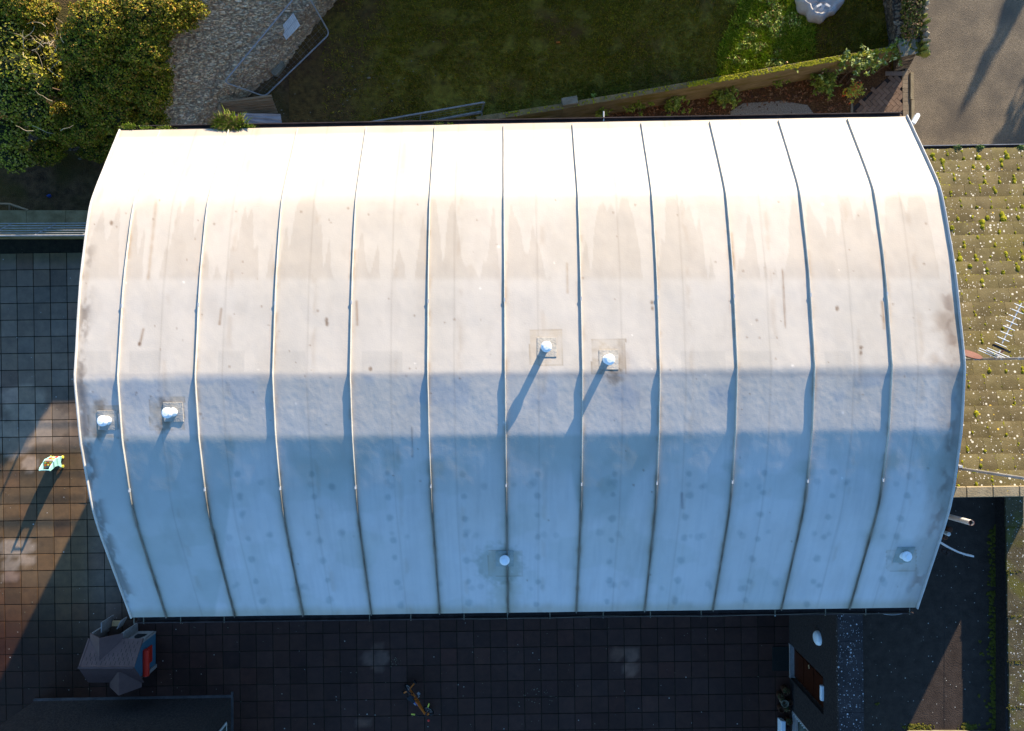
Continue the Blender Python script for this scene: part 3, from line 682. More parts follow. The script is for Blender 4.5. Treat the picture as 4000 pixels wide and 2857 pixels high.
shrub('corner_shrub', 'dark shrub in the top left corner above the twiggy one', 'bush',
      [(40, 20, 2.4, .5, .4, .4), (160, 60, 1.9, .36, .4, .35), (90, 100, 2.0, .35, .3, .3)], 12000, .05, IV, 3)
# twigs
tw = empty('twig_bundle', tuple(W(100, 400, 0)), 'bundle of pale leafless twigs poking out of the left hand shrub', 'branches')
mb = MB(); rr = random.Random(4)
for k in range(48):
    px, py = rr.uniform(-10, 270), rr.uniform(80, 520); z = rr.uniform(1.5, 2.5)
    if k < 30: px, py = rr.uniform(60, 270), rr.uniform(120, 240)
    p = W(px, py, z); d = Vector((rr.uniform(-1, 1), rr.uniform(-.6, 1), rr.uniform(-.1, .5))).normalized(); pts = [p]
    for j in range(4):
        d = (d + Vector((rr.uniform(-.5, .5), rr.uniform(-.5, .5), rr.uniform(-.3, .3)))).normalized(); pts.append(pts[-1] + d * rr.uniform(.05, .12))
    mb = MB(); mb.path(pts, .007, 5, rend=.003); mb.build('twig', M['twig'], tw)

# ------------------------------------------------------------------ ruined rubble wall
def strip(name, rows, nseg, sub, m, label, cat, amp=.05, seed=1, origin=None):
    # rows: list of polylines (list of world points, equal count); interpolated
    rows = [[Vector(p) for p in r_] for r_ in rows]
    def samp(r_, t):
        k = t * (len(r_) - 1); i = min(int(k), len(r_) - 2); return r_[i].lerp(r_[i + 1], k - i)
    nr = (len(rows) - 1) * sub + 1; A = np.zeros((nr, nseg + 1, 3))
    for j in range(nr):
        k = j / sub; i = min(int(k), len(rows) - 2); f = k - i
        for s_ in range(nseg + 1):
            A[j, s_] = samp(rows[i], s_ / nseg).lerp(samp(rows[i + 1], s_ / nseg), f)
    for j in range(nr):
        for s_ in range(nseg + 1):
            p = A[j, s_]; q = Vector((p[0] * 4.5, p[1] * 4.5, p[2] * 8))
            d = mnoise.voronoi(q)[0]; e = (d[1] - d[0]); h = min(e * 2.0, .6) * amp + mnoise.noise(q * 2.5) * amp * .4
            A[j, s_, 2] += h; A[j, s_, 0] += h * .5; A[j, s_, 1] -= h * .4
    ii = np.arange(nr * (nseg + 1)).reshape(nr, nseg + 1)
    f = np.stack([ii[:-1, :-1], ii[:-1, 1:], ii[1:, 1:], ii[1:, :-1]], -1).reshape(-1, 4)
    o = mesh_np(name, A.reshape(-1, 3), f, m, None, False, origin=origin); tag(o, label, cat); return o
r0 = [W(1520, -220, -.05), W(1270, 60, -.05), W(1110, 270, -.05), W(1020, 330, -.05), W(900, 440, -.05), W(760, 600, -.05)]
r1 = [W(1480, -300, .55), W(1230, 0, .55), W(1030, 190, .55), W(930, 290, .55), W(800, 400, .55), W(700, 560, .5)]
r1b = [W(1420, -330, .62), W(1160, -10, .62), W(960, 180, .62), W(860, 280, .62), W(740, 390, .62), W(660, 560, .55)]
r2 = [W(1100, -520, 1.5), W(860, -100, 1.5), W(700, 60, 1.45), W(640, 200, 1.3), W(560, 380, 1.1), W(520, 560, .7)]
r3 = [W(950, -520, 1.2), W(760, -120, 1.2), W(600, 40, 1.0), W(540, 200, .9), W(460, 380, .5), W(420, 560, .2)]
strip('ruined_stone_wall', [r0, r1, r1b, r2, r3], 300, 30, M['ruin'], 'broad ruined rubble stone wall running diagonally from the ivy to the top edge', 'wall', .07, origin=W(950, 300, 0))
s0 = [W(-300, 590, -.03), W(120, 580, -.03), W(430, 600, -.03), W(620, 640, -.03)]
s1 = [W(-300, 530, .55), W(120, 520, .55), W(430, 545, .45), W(600, 600, .3)]
s2 = [W(-300, 480, .6), W(120, 480, .6), W(430, 500, .5), W(600, 560, .3)]
strip('low_stone_wall', [s0, s1, s2], 130, 10, M['rubble'], 'low shaded rubble wall below the ivy near the left edge', 'wall', .05, origin=W(100, 580, 0))

# ------------------------------------------------------------------ north garden: blades
def blades(name, regions, label, seed, cols, parent=None):
    rg = np.random.RandomState(seed); P = []; Cc = []; H = []
    for (x0, x1, y0, y1, n, hgt, fn) in regions:
        px = rg.uniform(x0, x1, n); py = rg.uniform(y0, y1, n); k = fn(px, py) > rg.rand(n); px = px[k]; py = py[k]
        p = np.stack([(px - 2000) * GS, (1428.5 - py) * GS, np.zeros(len(px))], 1); P.append(p); H.append(np.full(len(px), hgt))
    P = np.vstack(P); H = np.concatenate(H) * rg.uniform(.5, 1.3, len(P)); n = len(P)
    a = rg.uniform(0, 2 * np.pi, n); ln = rg.uniform(.3, 1.2, n); dx = np.cos(a); dy = np.sin(a); wd = rg.uniform(.004, .010, n)
    tip = P + np.stack([dx * H * ln, dy * H * ln, H * .8], 1); side = np.stack([-dy * wd, dx * wd, np.zeros(n)], 1)
    mid = P + np.stack([dx * H * ln * .4, dy * H * ln * .4, H * .55], 1)
    V_ = np.stack([P - side, P + side, mid + side * .9, tip, mid - side * .9], 1).reshape(-1, 3)
    F_ = np.arange(5 * n).reshape(n, 5)
    c = np.array(cols)[rg.randint(0, len(cols), n)] * rg.uniform(.6, 1.4, n)[:, None]
    c = c * (.65 + .7 * fbm(P[:, 0] * 1.2, P[:, 1] * 1.2, seed + 2)[:, None])
    o = mesh_np(name, V_, F_, M['blade'], np.repeat(c, 5, 0), False); tag(o, label, 'grass', kind='stuff'); return o
def wall_line(px): return np.interp(px, [1400, 1880, 2250, 2850, 3100, 3520], [520, 470, 435, 335, 292, 222])
def lf(px, py):
    d = fbm(px / 130., py / 130., 301); g = sst(1250, 1750, px + (d - .5) * 500)
    return (py < wall_line(px)) * (.15 + .85 * g) * sst(.25, .5, fbm(px / 60., py / 60., 305))
GC = [(.17, .155, .007), (.22, .19, .009), (.25, .18, .018), (.11, .11, .007), (.27, .18, .028)]
blades('grass', [(1260, 3470, -60, 480, 90000, .055, lf)], 'short patchy lawn grass behind the hall', 31, GC)
def wf(px, py):
    xl = 2830 + (280 - py) * .44  # edge of the sun wedge; brighter blades inside carry its light in colour
    return (px > xl - 60) * (px < 3180) * (py < wall_line(px)) * (.25 + .75 * sst(.35, .55, fbm(px / 22., py / 22., 317)))
blades('long_grass', [(2800, 3180, -60, 330, 22000, .11, wf)], 'lush longer grass and weeds in the sunlit strip by the mossy wall', 33, [(.26, .36, .02), (.34, .42, .03), (.18, .28, .015), (.50, .50, .07)])
rgw = random.Random(88); wb = []
for k in range(34):
    py_ = rgw.uniform(-20, 270); xl_ = 2835 + (280 - py_) * .44; px_ = xl_ + rgw.uniform(5, 190)
    if py_ < wall_line(px_) - 12: wb.append((px_, py_, .05, rgw.uniform(.06, .20), rgw.uniform(.05, .15), .07))
V_, F_, C_ = leaf_mass(wb, 5200, .045, [(.26, .34, .03), (.38, .44, .06), (.14, .22, .02), (.50, .50, .14), (.30, .16, .05)], 91, shell=.9, flat=.9)
o = mesh_np('weeds', V_, F_, M['leaf'], C_, False); tag(o, 'broad leaved weeds tangled through the sunlit grass', 'weeds', kind='stuff')
# scraps on the lawn
def scrap(name, px, py, r_, m, label, cat, z=.02):
    mb = MB(); p = W(px, py, z); mb.blob(p, r_, r_ * .6, .02, 7, 4, .35); o = mb.build(name, M[m], origin=(p.x, p.y, 0)); tag(o, label, cat)
scrap('stone', 1440, 305, .045, 'conc', 'small pale stone lying on the dark lawn', 'stone')
mb = MB(); p = W(2180, 166, .04); mb.box(p.x - .045, p.x + .045, p.y - .015, p.y + .015, .03, .055); o = mb.build('brick_fragment', M['orange'], origin=(p.x, p.y, .02)); tag(o, 'small orange brick fragment alone in the middle of the lawn', 'brick')
mb = MB(); rr = random.Random(77)
for k in range(90):
    p = W(rr.uniform(1050, 1700), rr.uniform(120, 490), .0); r_ = rr.uniform(.006, .024); mb.blob(p, r_, r_ * .7, r_ * .5, 6, 4, .3)
o = mb.build('pebbles', M['conc']); tag(o, 'loose pale pebbles scattered on bare earth', 'pebbles', kind='stuff')
# blue litter
for (px, py, r_, lb) in ((103, 597, .10, 'crumpled blue plastic bag in the dark corner below the ivy'), (192, 766, .045, 'tiny scrap of blue plastic on the dark ground further down')):
    mb = MB(); p = W(px, py, .04); mb.blob(p, r_, r_ * .8, .05, 9, 5, .4); o = mb.build('plastic_litter', M['bluepl'], origin=(p.x, p.y, 0)); tag(o, lb, 'litter')
scrap('stone', 312, 620, .05, 'conc', 'pale stone on dark ground below the ivy, beside the hall corner', 'stone', .0)

# ------------------------------------------------------------------ temporary fencing
def rounded(pts_corners, r_, n=5):
    out = []
    k = len(pts_corners)
    for i in range(k):
        p = Vector(pts_corners[i]); a = Vector(pts_corners[i - 1]); b = Vector(pts_corners[(i + 1) % k])
        d1 = (a - p).normalized() * r_; d2 = (b - p).normalized() * r_
        for j in range(n + 1):
            t = j / n; out.append((p + d1) * (1 - t) ** 2 + p * 2 * t * (1 - t) + (p + d2) * t ** 2)
    out.append(out[0]); return out
def mesh_panel(name, corners, label, cat, group, rr_=.12, rad=.019, wires=(6, 12), bars=()):
    c0 = Vector(corners[0]); root = empty(name, (c0.x, c0.y, 0), label, cat, group)
    mb = MB(); mb.path(rounded(corners, rr_), rad, 7); mb.build('frame', M['galv'], root)
    A, B, C_, D_ = map(Vector, corners)   # A-B bottom, D-C top
    mb = MB()
    for k in range(1, wires[0]):
        t = k / wires[0]; mb.tube(A.lerp(D_, t), B.lerp(C_, t), .0012, 4)
    for k in range(1, wires[1]):
        t = k / wires[1]; mb.tube(A.lerp(B, t), D_.lerp(C_, t), .0012, 4)
    mb.build('wire_mesh', M['galv'], root)
    for t in bars:
        mb = MB(); mb.tube(A.lerp(B, t), D_.lerp(C_, t), .015, 6); mb.build('stiffener', M['galv'], root)
    return root
mesh_panel('temporary_fence', [W(1035, 378, .04), W(1288, 132, .04), W(1185, -50, 1.0), W(876, 322, 1.0)], 'temporary wire fence panel leaning on the ruined stone wall', 'fence', None, wires=(10, 22))
mesh_panel('barrier', [W(1400, 520, .1), W(1880, 441, .1), W(1893, 400, .75), W(1395, 487, .75)], 'grey tube barrier panel standing just behind the hall gutter', 'barrier', 'tube barriers along the back of the hall', .06, .022, (4, 10), bars=(.5,))
mb_c = [W(1500, 512, .12), W(1882, 485, .12), W(1880, 437, .35), W(1480, 510, .35)]
mesh_panel('barrier', [W(1480, 560, .05), W(1885, 495, .05), W(1882, 436, .12 + .28), W(1470, 512, .12 + .28)], 'lower tube barrier leaning just inside the longer one', 'barrier', 'tube barriers along the back of the hall', .06, .020, (3, 8))
mesh_panel('barrier', [W(1180, 540, .1), W(1385, 520, .1), W(1398, 485, .6), W(1190, 506, .6)], 'short end of a tube barrier peeping over the gutter, left of the long one', 'barrier', 'tube barriers along the back of the hall', .06, .02, (3, 6))
# white board tied on the fence
root = empty('board', tuple(W(1130, 110, .5)), 'white ridged plastic board tied to the wire fence panel', 'board')
q = [W(1092, 113, .55), W(1118, 157, .45), W(1173, 100, .65), W(1146, 51, .75)]
mb = MB(); nrm = (q[1] - q[0]).cross(q[3] - q[0]).normalized()
if nrm.z < 0: nrm = -nrm
for k in range(11):
    a0, a1 = k / 11 + .006, (k + 1) / 11 - .006
    b0, b1, b2, b3 = q[0].lerp(q[3], a0), q[1].lerp(q[2], a0), q[1].lerp(q[2], a1), q[0].lerp(q[3], a1)
    mb.hexa([b0 - nrm * .004, b1 - nrm * .004, b2 - nrm * .004, b3 - nrm * .004, b0 + nrm * .004, b1 + nrm * .004, b2 + nrm * .004, b3 + nrm * .004])
mb.build('panel', M['white'], root)
mb = MB(); m1 = q[0].lerp(q[1], .5) + nrm * .008; m2 = q[3].lerp(q[2], .5) + nrm * .008; mb.bar(m1, m2, .006, .006); mb.build('seam', M['trim'], root)
# fence foot block
mb = MB(); poly = [W(1055, 270), W(1070, 300), W(1086, 303), W(1116, 265), W(1112, 248), W(1088, 243)]
mb.prism([(p.x, p.y) for p in poly][::-1] if False else [(p.x, p.y) for p in poly], .0, .13)
o = mb.build('concrete_block', M['conc'], origin=W(1085, 272, 0), bevel=.01); tag(o, 'six sided concrete fence foot on the earth below the white board', 'block')
# timber planter with sheet
root = empty('timber_box', tuple(W(970, 440, 0)), 'weathered timber box with slatted side behind the hall gutter', 'crate')
P0 = W(858, 402, .55); P1 = W(1062, 376, .55)
mb = MB(); mb.bar(P0, P1, .05, .06); mb.bar(P0, W(862, 470, .55), .05, .06); mb.build('rim', M['wood'], root)
P0 = W(862, 402, .55); P1 = W(1062, 378, .55)
for k in range(6):
    z1 = .53 - k * .09; a = Vector((P0.x + .02, P0.y - .04 - k * .006, z1)); b = Vector((P1.x, P1.y - .04 - k * .006, z1))
    # front boards are laid sloping down towards the hall
    a = W(872 + k * 2, 412 + k * 8.4, .42 - k * .07); b = W(1064 + k * 4, 388 + k * 10.0, .42 - k * .07)
    mb = MB(); mb.bar(a, b, .052, .03); mb.build('slat', M['wood'], root)
mb = MB(); a = W(868, 412, .5); b = W(880, 480, .3); mb.bar(a, b, .05, .04); mb.build('end_board', M['wood'], root)
mb = MB(); a = W(900, 452, .25); mb.blob(a, .16, .06, .05, 9, 5, .3); o = mb.build('tarpaulin', M['bluepl'], origin=(a.x, a.y, .2)); tag(o, 'crumpled blue tarpaulin tucked in the timber box', 'tarpaulin')
mb = MB(); A = [W(944, 443, .5), W(1095, 448, .5), W(1105, 505, .45), W(1035, 505, .42), W(938, 474, .45)]
n_ = 12
pts = []; rows_ = 10
c00, c10, c11, c01 = W(944, 443, .5), W(1096, 447, .5), W(1106, 515, .42), W(938, 478, .42)
for j in range(n_ + 1):
    for i in range(rows_ + 1):
        p = c00.lerp(c10, j / n_).lerp(c01.lerp(c11, j / n_), i / rows_); p = p + Vector((0, 0, .018 * math.sin(i * 2.4 + j * .15))); pts.append(p)
fs = [(j * (rows_ + 1) + i, (j + 1) * (rows_ + 1) + i, (j + 1) * (rows_ + 1) + i + 1, j * (rows_ + 1) + i + 1) for j in range(n_) for i in range(rows_)]
mb.add(pts, fs); o = mb.build('metal_sheet', M['sheetm'], origin=(c00.x, c00.y, .4)); o.modifiers.new('s', 'SOLIDIFY').thickness = .008
tag(o, 'bent grey corrugated sheet lying across the timber box', 'sheet')

# ------------------------------------------------------------------ west boundary wall and railing
root = empty('yard_wall', tuple(W(160, 900, 0)), 'concrete wall with lichen spots at the left edge below dark ground', 'wall')
mb = MB(); z = .95; xa, xb = W(-300, 0, z).x, -6.45
yn, ys_ = W(0, 822, z).y, W(0, 906, z).y
step = 0
xk = W(-300, 0, z).x
joints = [W(q, 0, z).x for q in (-220, -60, 104, 256, 420)]
edges = [xa] + joints + [xb]
for a, b in zip(edges[:-1], edges[1:]):
    mb.hexa([(a + .004, ys_, 0), (b - .004, ys_, 0), (b - .004, yn, 0), (a + .004, yn, 0), (a + .004, ys_, z), (b - .004, ys_, z), (b - .004, yn, z), (a + .004, yn, z)])
mb.build('wall_body', M['blockwall'], root)
rt = empty('railing', tuple(W(160, 900, 0)), 'galvanised railing of thin bars leaning out over the paved yard from the left wall', 'railing')
ztop, zbot = 1.62, 1.0
for k in range(6):
    t = k / 5; z = zbot + (ztop - zbot) * t; y = 3.20 + (2.81 - 3.20) * t
    mb = MB(); r_ = .020 if k == 5 else .010
    mb.tube((W(-300, 0, z).x, y, z), (-6.9, y + .03, z), r_, 8); mb.build('rail', M['galv'], rt)
for X_ in (-12.3, -11.35, -10.35, -9.30):
    mb = MB(); mb.bar((X_, 3.20, zbot - .05), (X_ - .03, 2.82, ztop), .045, .012); mb.build('post', M['galv'], rt)
mb = MB(); rr = random.Random(41)
# gate frame behind
root = empty('garden_gate', tuple(W(60, 810, 0)), 'small grey wire gate standing behind the left yard wall', 'gate')
mb = MB(); mb.path([W(-40, 795, .9), W(38, 797, .9), W(110, 822, .9)], .025, 6); mb.path([W(38, 797, .9), W(38, 822, .8)], .025, 6); mb.build('frame', M['wood'], root)
mb = MB()
for k in range(8): a = W(42 + k * 8, 800 + k * 2.6, .85); b = W(42 + k * 8, 822, .75); mb.tube(a, b, .003, 4)
mb.build('wire_mesh', M['galv'], root)

# ------------------------------------------------------------------ mossy garden wall
wz = .95; topN = [(1860, 456), (2195, 405), (2260, 393), (2850, 293), (3100, 248), (3515, 176)]
root = empty('garden_wall', tuple(W(2700, 350, 0)), 'long low garden wall with a mossy top running diagonally behind the hall', 'wall')
mb = MB()
for (a, b) in zip(topN[:-1], topN[1:]):
    p = W(a[0], a[1], wz); q = W(b[0], b[1], wz); d = (q - p); nrm = Vector((d.y, -d.x, 0)).normalized() * .125
    n_ = max(1, int(d.length / .44))
    for k in range(n_):
        a1 = p + d * (k / n_) + d.normalized() * .0015; b1 = p + d * ((k + 1) / n_) - d.normalized() * .0015; zt = wz + random.uniform(-.006, .006)
        mb.hexa([(a1.x + nrm.x, a1.y + nrm.y, 0), (b1.x + nrm.x, b1.y + nrm.y, 0), (b1.x, b1.y, 0), (a1.x, a1.y, 0),
                 (a1.x + nrm.x, a1.y + nrm.y, zt), (b1.x + nrm.x, b1.y + nrm.y, zt), (b1.x, b1.y, zt), (a1.x, a1.y, zt)])
mb.build('blocks', M['blockwall'], root)
mb = MB(); p = W(2226, 393, wz + .07); mb.obox((p.x, p.y, (wz + .07) / 2), (.175, .03, 0), (-.015, .085, 0), (0, 0, (wz + .07) / 2)); mb.build('pier', M['conc'], root, bevel=.01)
mb = MB(); rr = random.Random(8)
for k in range(1500):
    px = rr.uniform(2690, 3500) if k < 1350 else rr.uniform(1950, 2700)
    t = np.interp(px, [c[0] for c in topN], [c[1] for c in topN]); p = W(px, t + rr.uniform(2, 21), wz); r_ = rr.uniform(.010, .026)
    mb.blob((p.x, p.y, wz + .004), r_, r_ * rr.uniform(.6, 1), r_ * .6, 6, 4, .25, rot=rr.uniform(0, 3))
o = mb.build('moss', M['moss'], root); o['kind'] = 'stuff'
# green notice on the wall
root = empty('notice_board', tuple(W(3420, 240, 0)), 'green notice with worn white marks fixed low on the mossy garden wall', 'sign')
A = W(3400, 217, .80); B = W(3458, 207, .80); d = (B - A); off = Vector((.0, -.035, 0)); dn = Vector((-.0, 0, -.42))
A2 = A + off; B2 = B + off
mb = MB(); th = Vector((.004, -.012, 0)); mb.hexa([A2 + dn, B2 + dn, B2 + dn - th, A2 + dn - th, A2, B2, B2 - th, A2 - th]); mb.build('board', M['greensign'], root)
mb = MB()
for (a0, a1, z0, z1) in ((.05, .28, -.03, -.055), (.22, .48, -.09, -.13), (.55, .85, -.03, -.05), (.35, .5, -.17, -.185), (.52, .60, -.13, -.15), (.2, .27, -.2, -.22), (0, 1, 0.004, -.008)):
    p = A2 + d * a0 + th * 1.3; q = A2 + d * a1 + th * 1.3
    mb.hexa([(p.x, p.y, p.z + z1), (q.x, q.y, q.z + z1), (q.x, q.y + .006, q.z + z1), (p.x, p.y + .006, p.z + z1), (p.x, p.y, p.z + z0), (q.x, q.y, q.z + z0), (q.x, q.y + .006, q.z + z0), (p.x, p.y + .006, p.z + z0)])
mb.build('white_marks', M['conc'], root)
# end pier
pz = 1.12
root = empty('stone_pier', tuple(W(3550, 200, 0)), 'square concrete capped stone pier at the lane end of the mossy wall', 'pier')
cap = [W(3510, 170, pz), W(3523, 222, pz), W(3588, 208, pz), W(3574, 141, pz)]
mb = MB(); mb.hexa([Vector((p.x, p.y, pz - .06)) for p in cap] + [p for p in cap]); mb.build('cap', M['conc'], root, bevel=.01)
cc = sum(cap, Vector()) / 4
sh = [Vector((cc.x + (p.x - cc.x) * .95, cc.y + (p.y - cc.y) * .95, 0)) for p in cap]
bs = [W(3490, 190, 0), W(3490, 283, 0), W(3548, 268, 0), W(3548, 160, 0)]
mb = MB(); mb.hexa([Vector((p.x, p.y, 0)) for p in bs] + [Vector((p.x, p.y, pz - .062)) for p in sh]); o = mb.build('shaft', M['rubble'], root)
# stone lane wall
root = empty('lane_wall', tuple(W(3560, 60, 0)), 'rough rubble wall with upright coping stones beside the lane', 'wall')
Lw = [[W(3470, 210, 0), W(3462, 100, 0), W(3440, -20, 0), W(3420, -400, 0)], [W(3500, 165, .95), W(3490, 90, .95), W(3480, -20, .95), W(3455, -400, .95)],
      [W(3560, 165, 1.05), W(3560, 90, 1.05), W(3550, -20, 1.05), W(3530, -400, 1.05)], [W(3606, 165, 1.05), W(3600, 90, 1.05), W(3596, -20, 1.05), W(3580, -400, 1.05)],
      [Vector((W(3606, 165, 1.05).x + .02, W(3606, 165, 1.05).y, 0)), Vector((W(3600, 90, 1.05).x + .02, W(3600, 90, 1.05).y, 0)), Vector((W(3596, -20, 1.05).x + .02, W(3596, -20, 1.05).y, 0)), Vector((W(3580, -400, 1.05).x + .02, W(3580, -400, 1.05).y, 0))]]
o = strip('stonework', Lw, 110, 10, M['rubble'], None, None, .05, origin=(0, 0, 0)); o.parent = root; o.location = -Vector(root.location)
rr = random.Random(12)
for k in range(26):
    py = 212 - k * 24; px = 3612 - (k * .6) - (0 if k else -2) + rr.uniform(-5, 5); p = W(px, py, 1.12)
    mb = MB(); mb.blob((p.x, p.y, 1.12), rr.uniform(.07, .12), rr.uniform(.05, .075), rr.uniform(.13, .22), 8, 6, .2, rot=rr.uniform(-.4, .4)); mb.build('coping_stone', M['rock'], root)
mb = MB()
for k in range(260):
    py = rr.uniform(-30, 215); px = rr.uniform(3520, 3605); p = W(px, py, 1.1); r_ = rr.uniform(.015, .05); mb.blob(p, r_, r_, r_ * .6, 6, 4, .3)
o = mb.build('moss', M['mossd'], root); o['kind'] = 'stuff'
V_, F_, C_ = leaf_mass([(3570, 20, 1.25, .22, .5, .15), (3560, 100, 1.2, .2, .35, .12), (3585, -60, 1.2, .2, .5, .15)], 1500, .05, [(.12, .13, .02), (.2, .1, .05), (.08, .08, .02)], 77, shell=.8)
iv = mesh_np('creeper', V_, F_, M['leaf'], C_, False, parent=root); iv['kind'] = 'stuff'

# builder's bag
root = empty('builders_bag', tuple(W(3200, 20, 0)), 'white woven builders bag slumped on the grass at the top edge', 'bag')
mb = MB(); cx, cy = W(3205, 0, .3).x, W(3205, 0, .3).y; seg = 64; prof = [(.42, 0.0), (.47, .08), (.49, .18), (.475, .28), (.44, .36), (.39, .40), (.34, .36), (.30, .26), (.18, .20), (.0, .18)]
vs = []
for r_, h in prof:
    for i in range(seg):
        t = 2 * math.pi * i / seg; sq = 1 / max(abs(math.cos(t)), abs(math.sin(t))) ; sq = min(sq, 1.18)
        w_ = 1 + .10 * abs(mnoise.noise(Vector((math.cos(t) * 5, math.sin(t) * 5, h * 9)))) - .05 + .09 * mnoise.noise(Vector((math.cos(t) * 3, math.sin(t) * 3, h * 5))) + .05 * math.sin(t * 9 + h * 8)
        hh = h + .07 * mnoise.noise(Vector((math.cos(t) * 2 + 5, math.sin(t) * 2, h * 3))) * (h > .1)
        vs.append((cx + r_ * .96 * sq * w_ * math.cos(t + .7), cy + r_ * .84 * sq * w_ * math.sin(t + .7), max(0, hh)))
fs = [(k * seg + i, k * seg + (i + 1) % seg, (k + 1) * seg + (i + 1) % seg, (k + 1) * seg + i) for k in range(len(prof) - 1) for i in range(seg)]
mb.add(vs, fs); o = mb.build('sack', M['bag'], root, smooth=True)
for s_ in (-1, 1):
    mb = MB(); pts = [Vector((cx + s_ * .20, cy - .30, .38)), Vector((cx + s_ * .16, cy - .24, .46)), Vector((cx + s_ * .05, cy - .18, .46)), Vector((cx - s_ * .04, cy - .28, .38))]
    for a, b in zip(pts[:-1], pts[1:]): mb.bar(a, b, .05, .006)
    mb.build('handle', M['white'], root)

# planting bed
poly_sheet('planting_bed', [G(2150, 520), G(2150, 455), G(2260, 440), G(2850, 345), G(3100, 300), G(3480, 240), G(3470, 300), G(3330, 420), G(3330, 700), G(2150, 700)], .052, M['mulch'], 'red brown bark mulch in the planting bed', 'planting bed')
mb = MB(); rr = random.Random(15)
for k in range(2600):
    px = rr.uniform(2200, 3330); t = rr.uniform(0, 1); py = wall_line(px) + 8 + t * (480 - wall_line(px)); p = W(px, py, .065)
    if 2850 < px < 3190 and py > 402 and rr.random() < .93: continue
    a = rr.uniform(0, 3.14); L_ = rr.uniform(.012, .035); mb.cur = rr.choice([(.17, .065, .025), (.10, .045, .02), (.22, .12, .06), (.06, .03, .015)])
    mb.obox(p, (math.cos(a) * L_, math.sin(a) * L_, rr.uniform(-.008, .008)), (-math.sin(a) * L_ * .4, math.cos(a) * L_ * .4, rr.uniform(-.005, .005)), (0, 0, .003))
o = mb.build('bark_chips', M['leaf'], col=True); tag(o, 'loose red brown bark chips and dead leaves over the bed', 'bark chips', kind='stuff')
poly_sheet('gravel_patch', [G(2850, 440), G(2900, 408), G(3050, 398), G(3150, 415), G(3190, 470), G(3190, 700), G(2850, 700)], .0625, M['gravel'], 'pale gravel patch against the back of the hall', 'gravel')
def laurel(px, py, rad, nl, label, seed, cols, stems=5, z=.45, rx=None, size=.10):
    nl = int(nl * 3.2); p = W(px, py, 0); root = empty('laurel_shrub', (p.x, p.y, 0), label, 'shrub', None); rr = random.Random(seed); rx = rx or rad
    mb = MB(); mc = MB()
    for k in range(stems):
        a = rr.uniform(0, 6.28); b = p + Vector((math.cos(a) * rx * .5, math.sin(a) * rad * .4, .05)); t = b + Vector((rr.uniform(.0, .22), rr.uniform(.05, .25), rr.uniform(.25, .55)))
        mb.path([b, b.lerp(t, .5) + Vector((rr.uniform(-.03, .03), 0, 0)), t], .022, 7, rend=.017); mc.tube(t, t + (t - b).normalized() * .006, .018, 8)
        for j in range(3):
            q = b.lerp(t, rr.uniform(.3, .9)); e = q + Vector((rr.uniform(-.3, .3), rr.uniform(-.25, .25), rr.uniform(.0, .15))); mb.path([q, e], .007, 5, rend=.004)
    mb.build('stems', M['bark'], root); mc.build('cut_ends', M['cut'], root)
    rg = np.random.RandomState(seed); c = rg.randint(0, max(3, nl // 7), nl); cen = rg.normal(size=(nl // 7 + 3, 3)) * np.array([rx * .55, rad * .5, .10])
    P = np.array(p) + cen[c] + np.array([0, 0, z]); P[:, 2] = np.clip(P[:, 2], .12, 1.25)
    a = rg.uniform(0, 6.28, nl); el = rg.uniform(-.5, .5, nl); t = np.stack([np.cos(a) * np.cos(el), np.sin(a) * np.cos(el), np.sin(el)], 1)
    up = rg.normal(size=(nl, 3)) * .35 + np.array([0, 0, 1]); s_ = np.cross(up, t); s_ /= np.linalg.norm(s_, axis=1)[:, None]; n_ = np.cross(t, s_)
    L_ = size * rg.uniform(.7, 1.2, nl)[:, None]; Wd = L_ * .36
    P = P + t * L_ * .35
    V_ = np.stack([P - t * L_ * .5, P - t * L_ * .1 + s_ * Wd * .5 + n_ * .008, P + t * L_ * .2 + s_ * Wd * .4 + n_ * .008, P + t * L_ * .5, P + t * L_ * .2 - s_ * Wd * .4 + n_ * .008, P - t * L_ * .1 - s_ * Wd * .5 + n_ * .008], 1).reshape(-1, 3)
    cl = np.array(cols)[rg.randint(0, len(cols), nl)] * rg.uniform(.7, 1.3, nl)[:, None]
    mesh_np('leaves', V_, np.arange(6 * nl).reshape(nl, 6), M['leaf'], np.repeat(cl, 6, 0), False, parent=root)
LC = [(.12, .15, .012), (.17, .20, .02), (.08, .11, .01), (.22, .24, .04)]
laurel(2340, 460, .22, 60, 'cut back laurel stump nearest the white overflow pipe', 51, LC, 3)
laurel(2480, 435, .22, 60, 'cut back laurel with one thick pale cut stem, second from the left in the bed', 52, LC, 3)
laurel(2620, 435, .25, 90, 'sparse cut laurel between the pale cut stump and the bright leafy one', 53, LC, 4)
laurel(2810, 400, .25, 150, 'bright green leafy laurel in the middle of the bed', 54, LC, 4)
laurel(3010, 330, .25, 50, 'cluster of bare cut laurel stems against the wall over red mulch', 55, LC, 7)
laurel(3190, 350, .30, 190, 'laurel with arching shoots right of the bare cut stems', 56, LC, 7)
laurel(3290, 310, .30, 190, 'glossy sunlit laurel under the green notice', 57, LC + [(.3, .34, .14)], 8, z=.92, rx=.5)
laurel(3420, 270, .22, 90, 'dense glossy laurel in the corner by the stone pier', 58, LC + [(.3, .34, .14)], 6, z=.95)
laurel(3300, 385, .16, 120, 'small shrub with red and yellow leaves at the edge of the brick path', 59, [(.42, .33, .03), (.50, .10, .03), (.35, .40, .05), (.30, .30, .04)], 3, z=.45, size=.08)

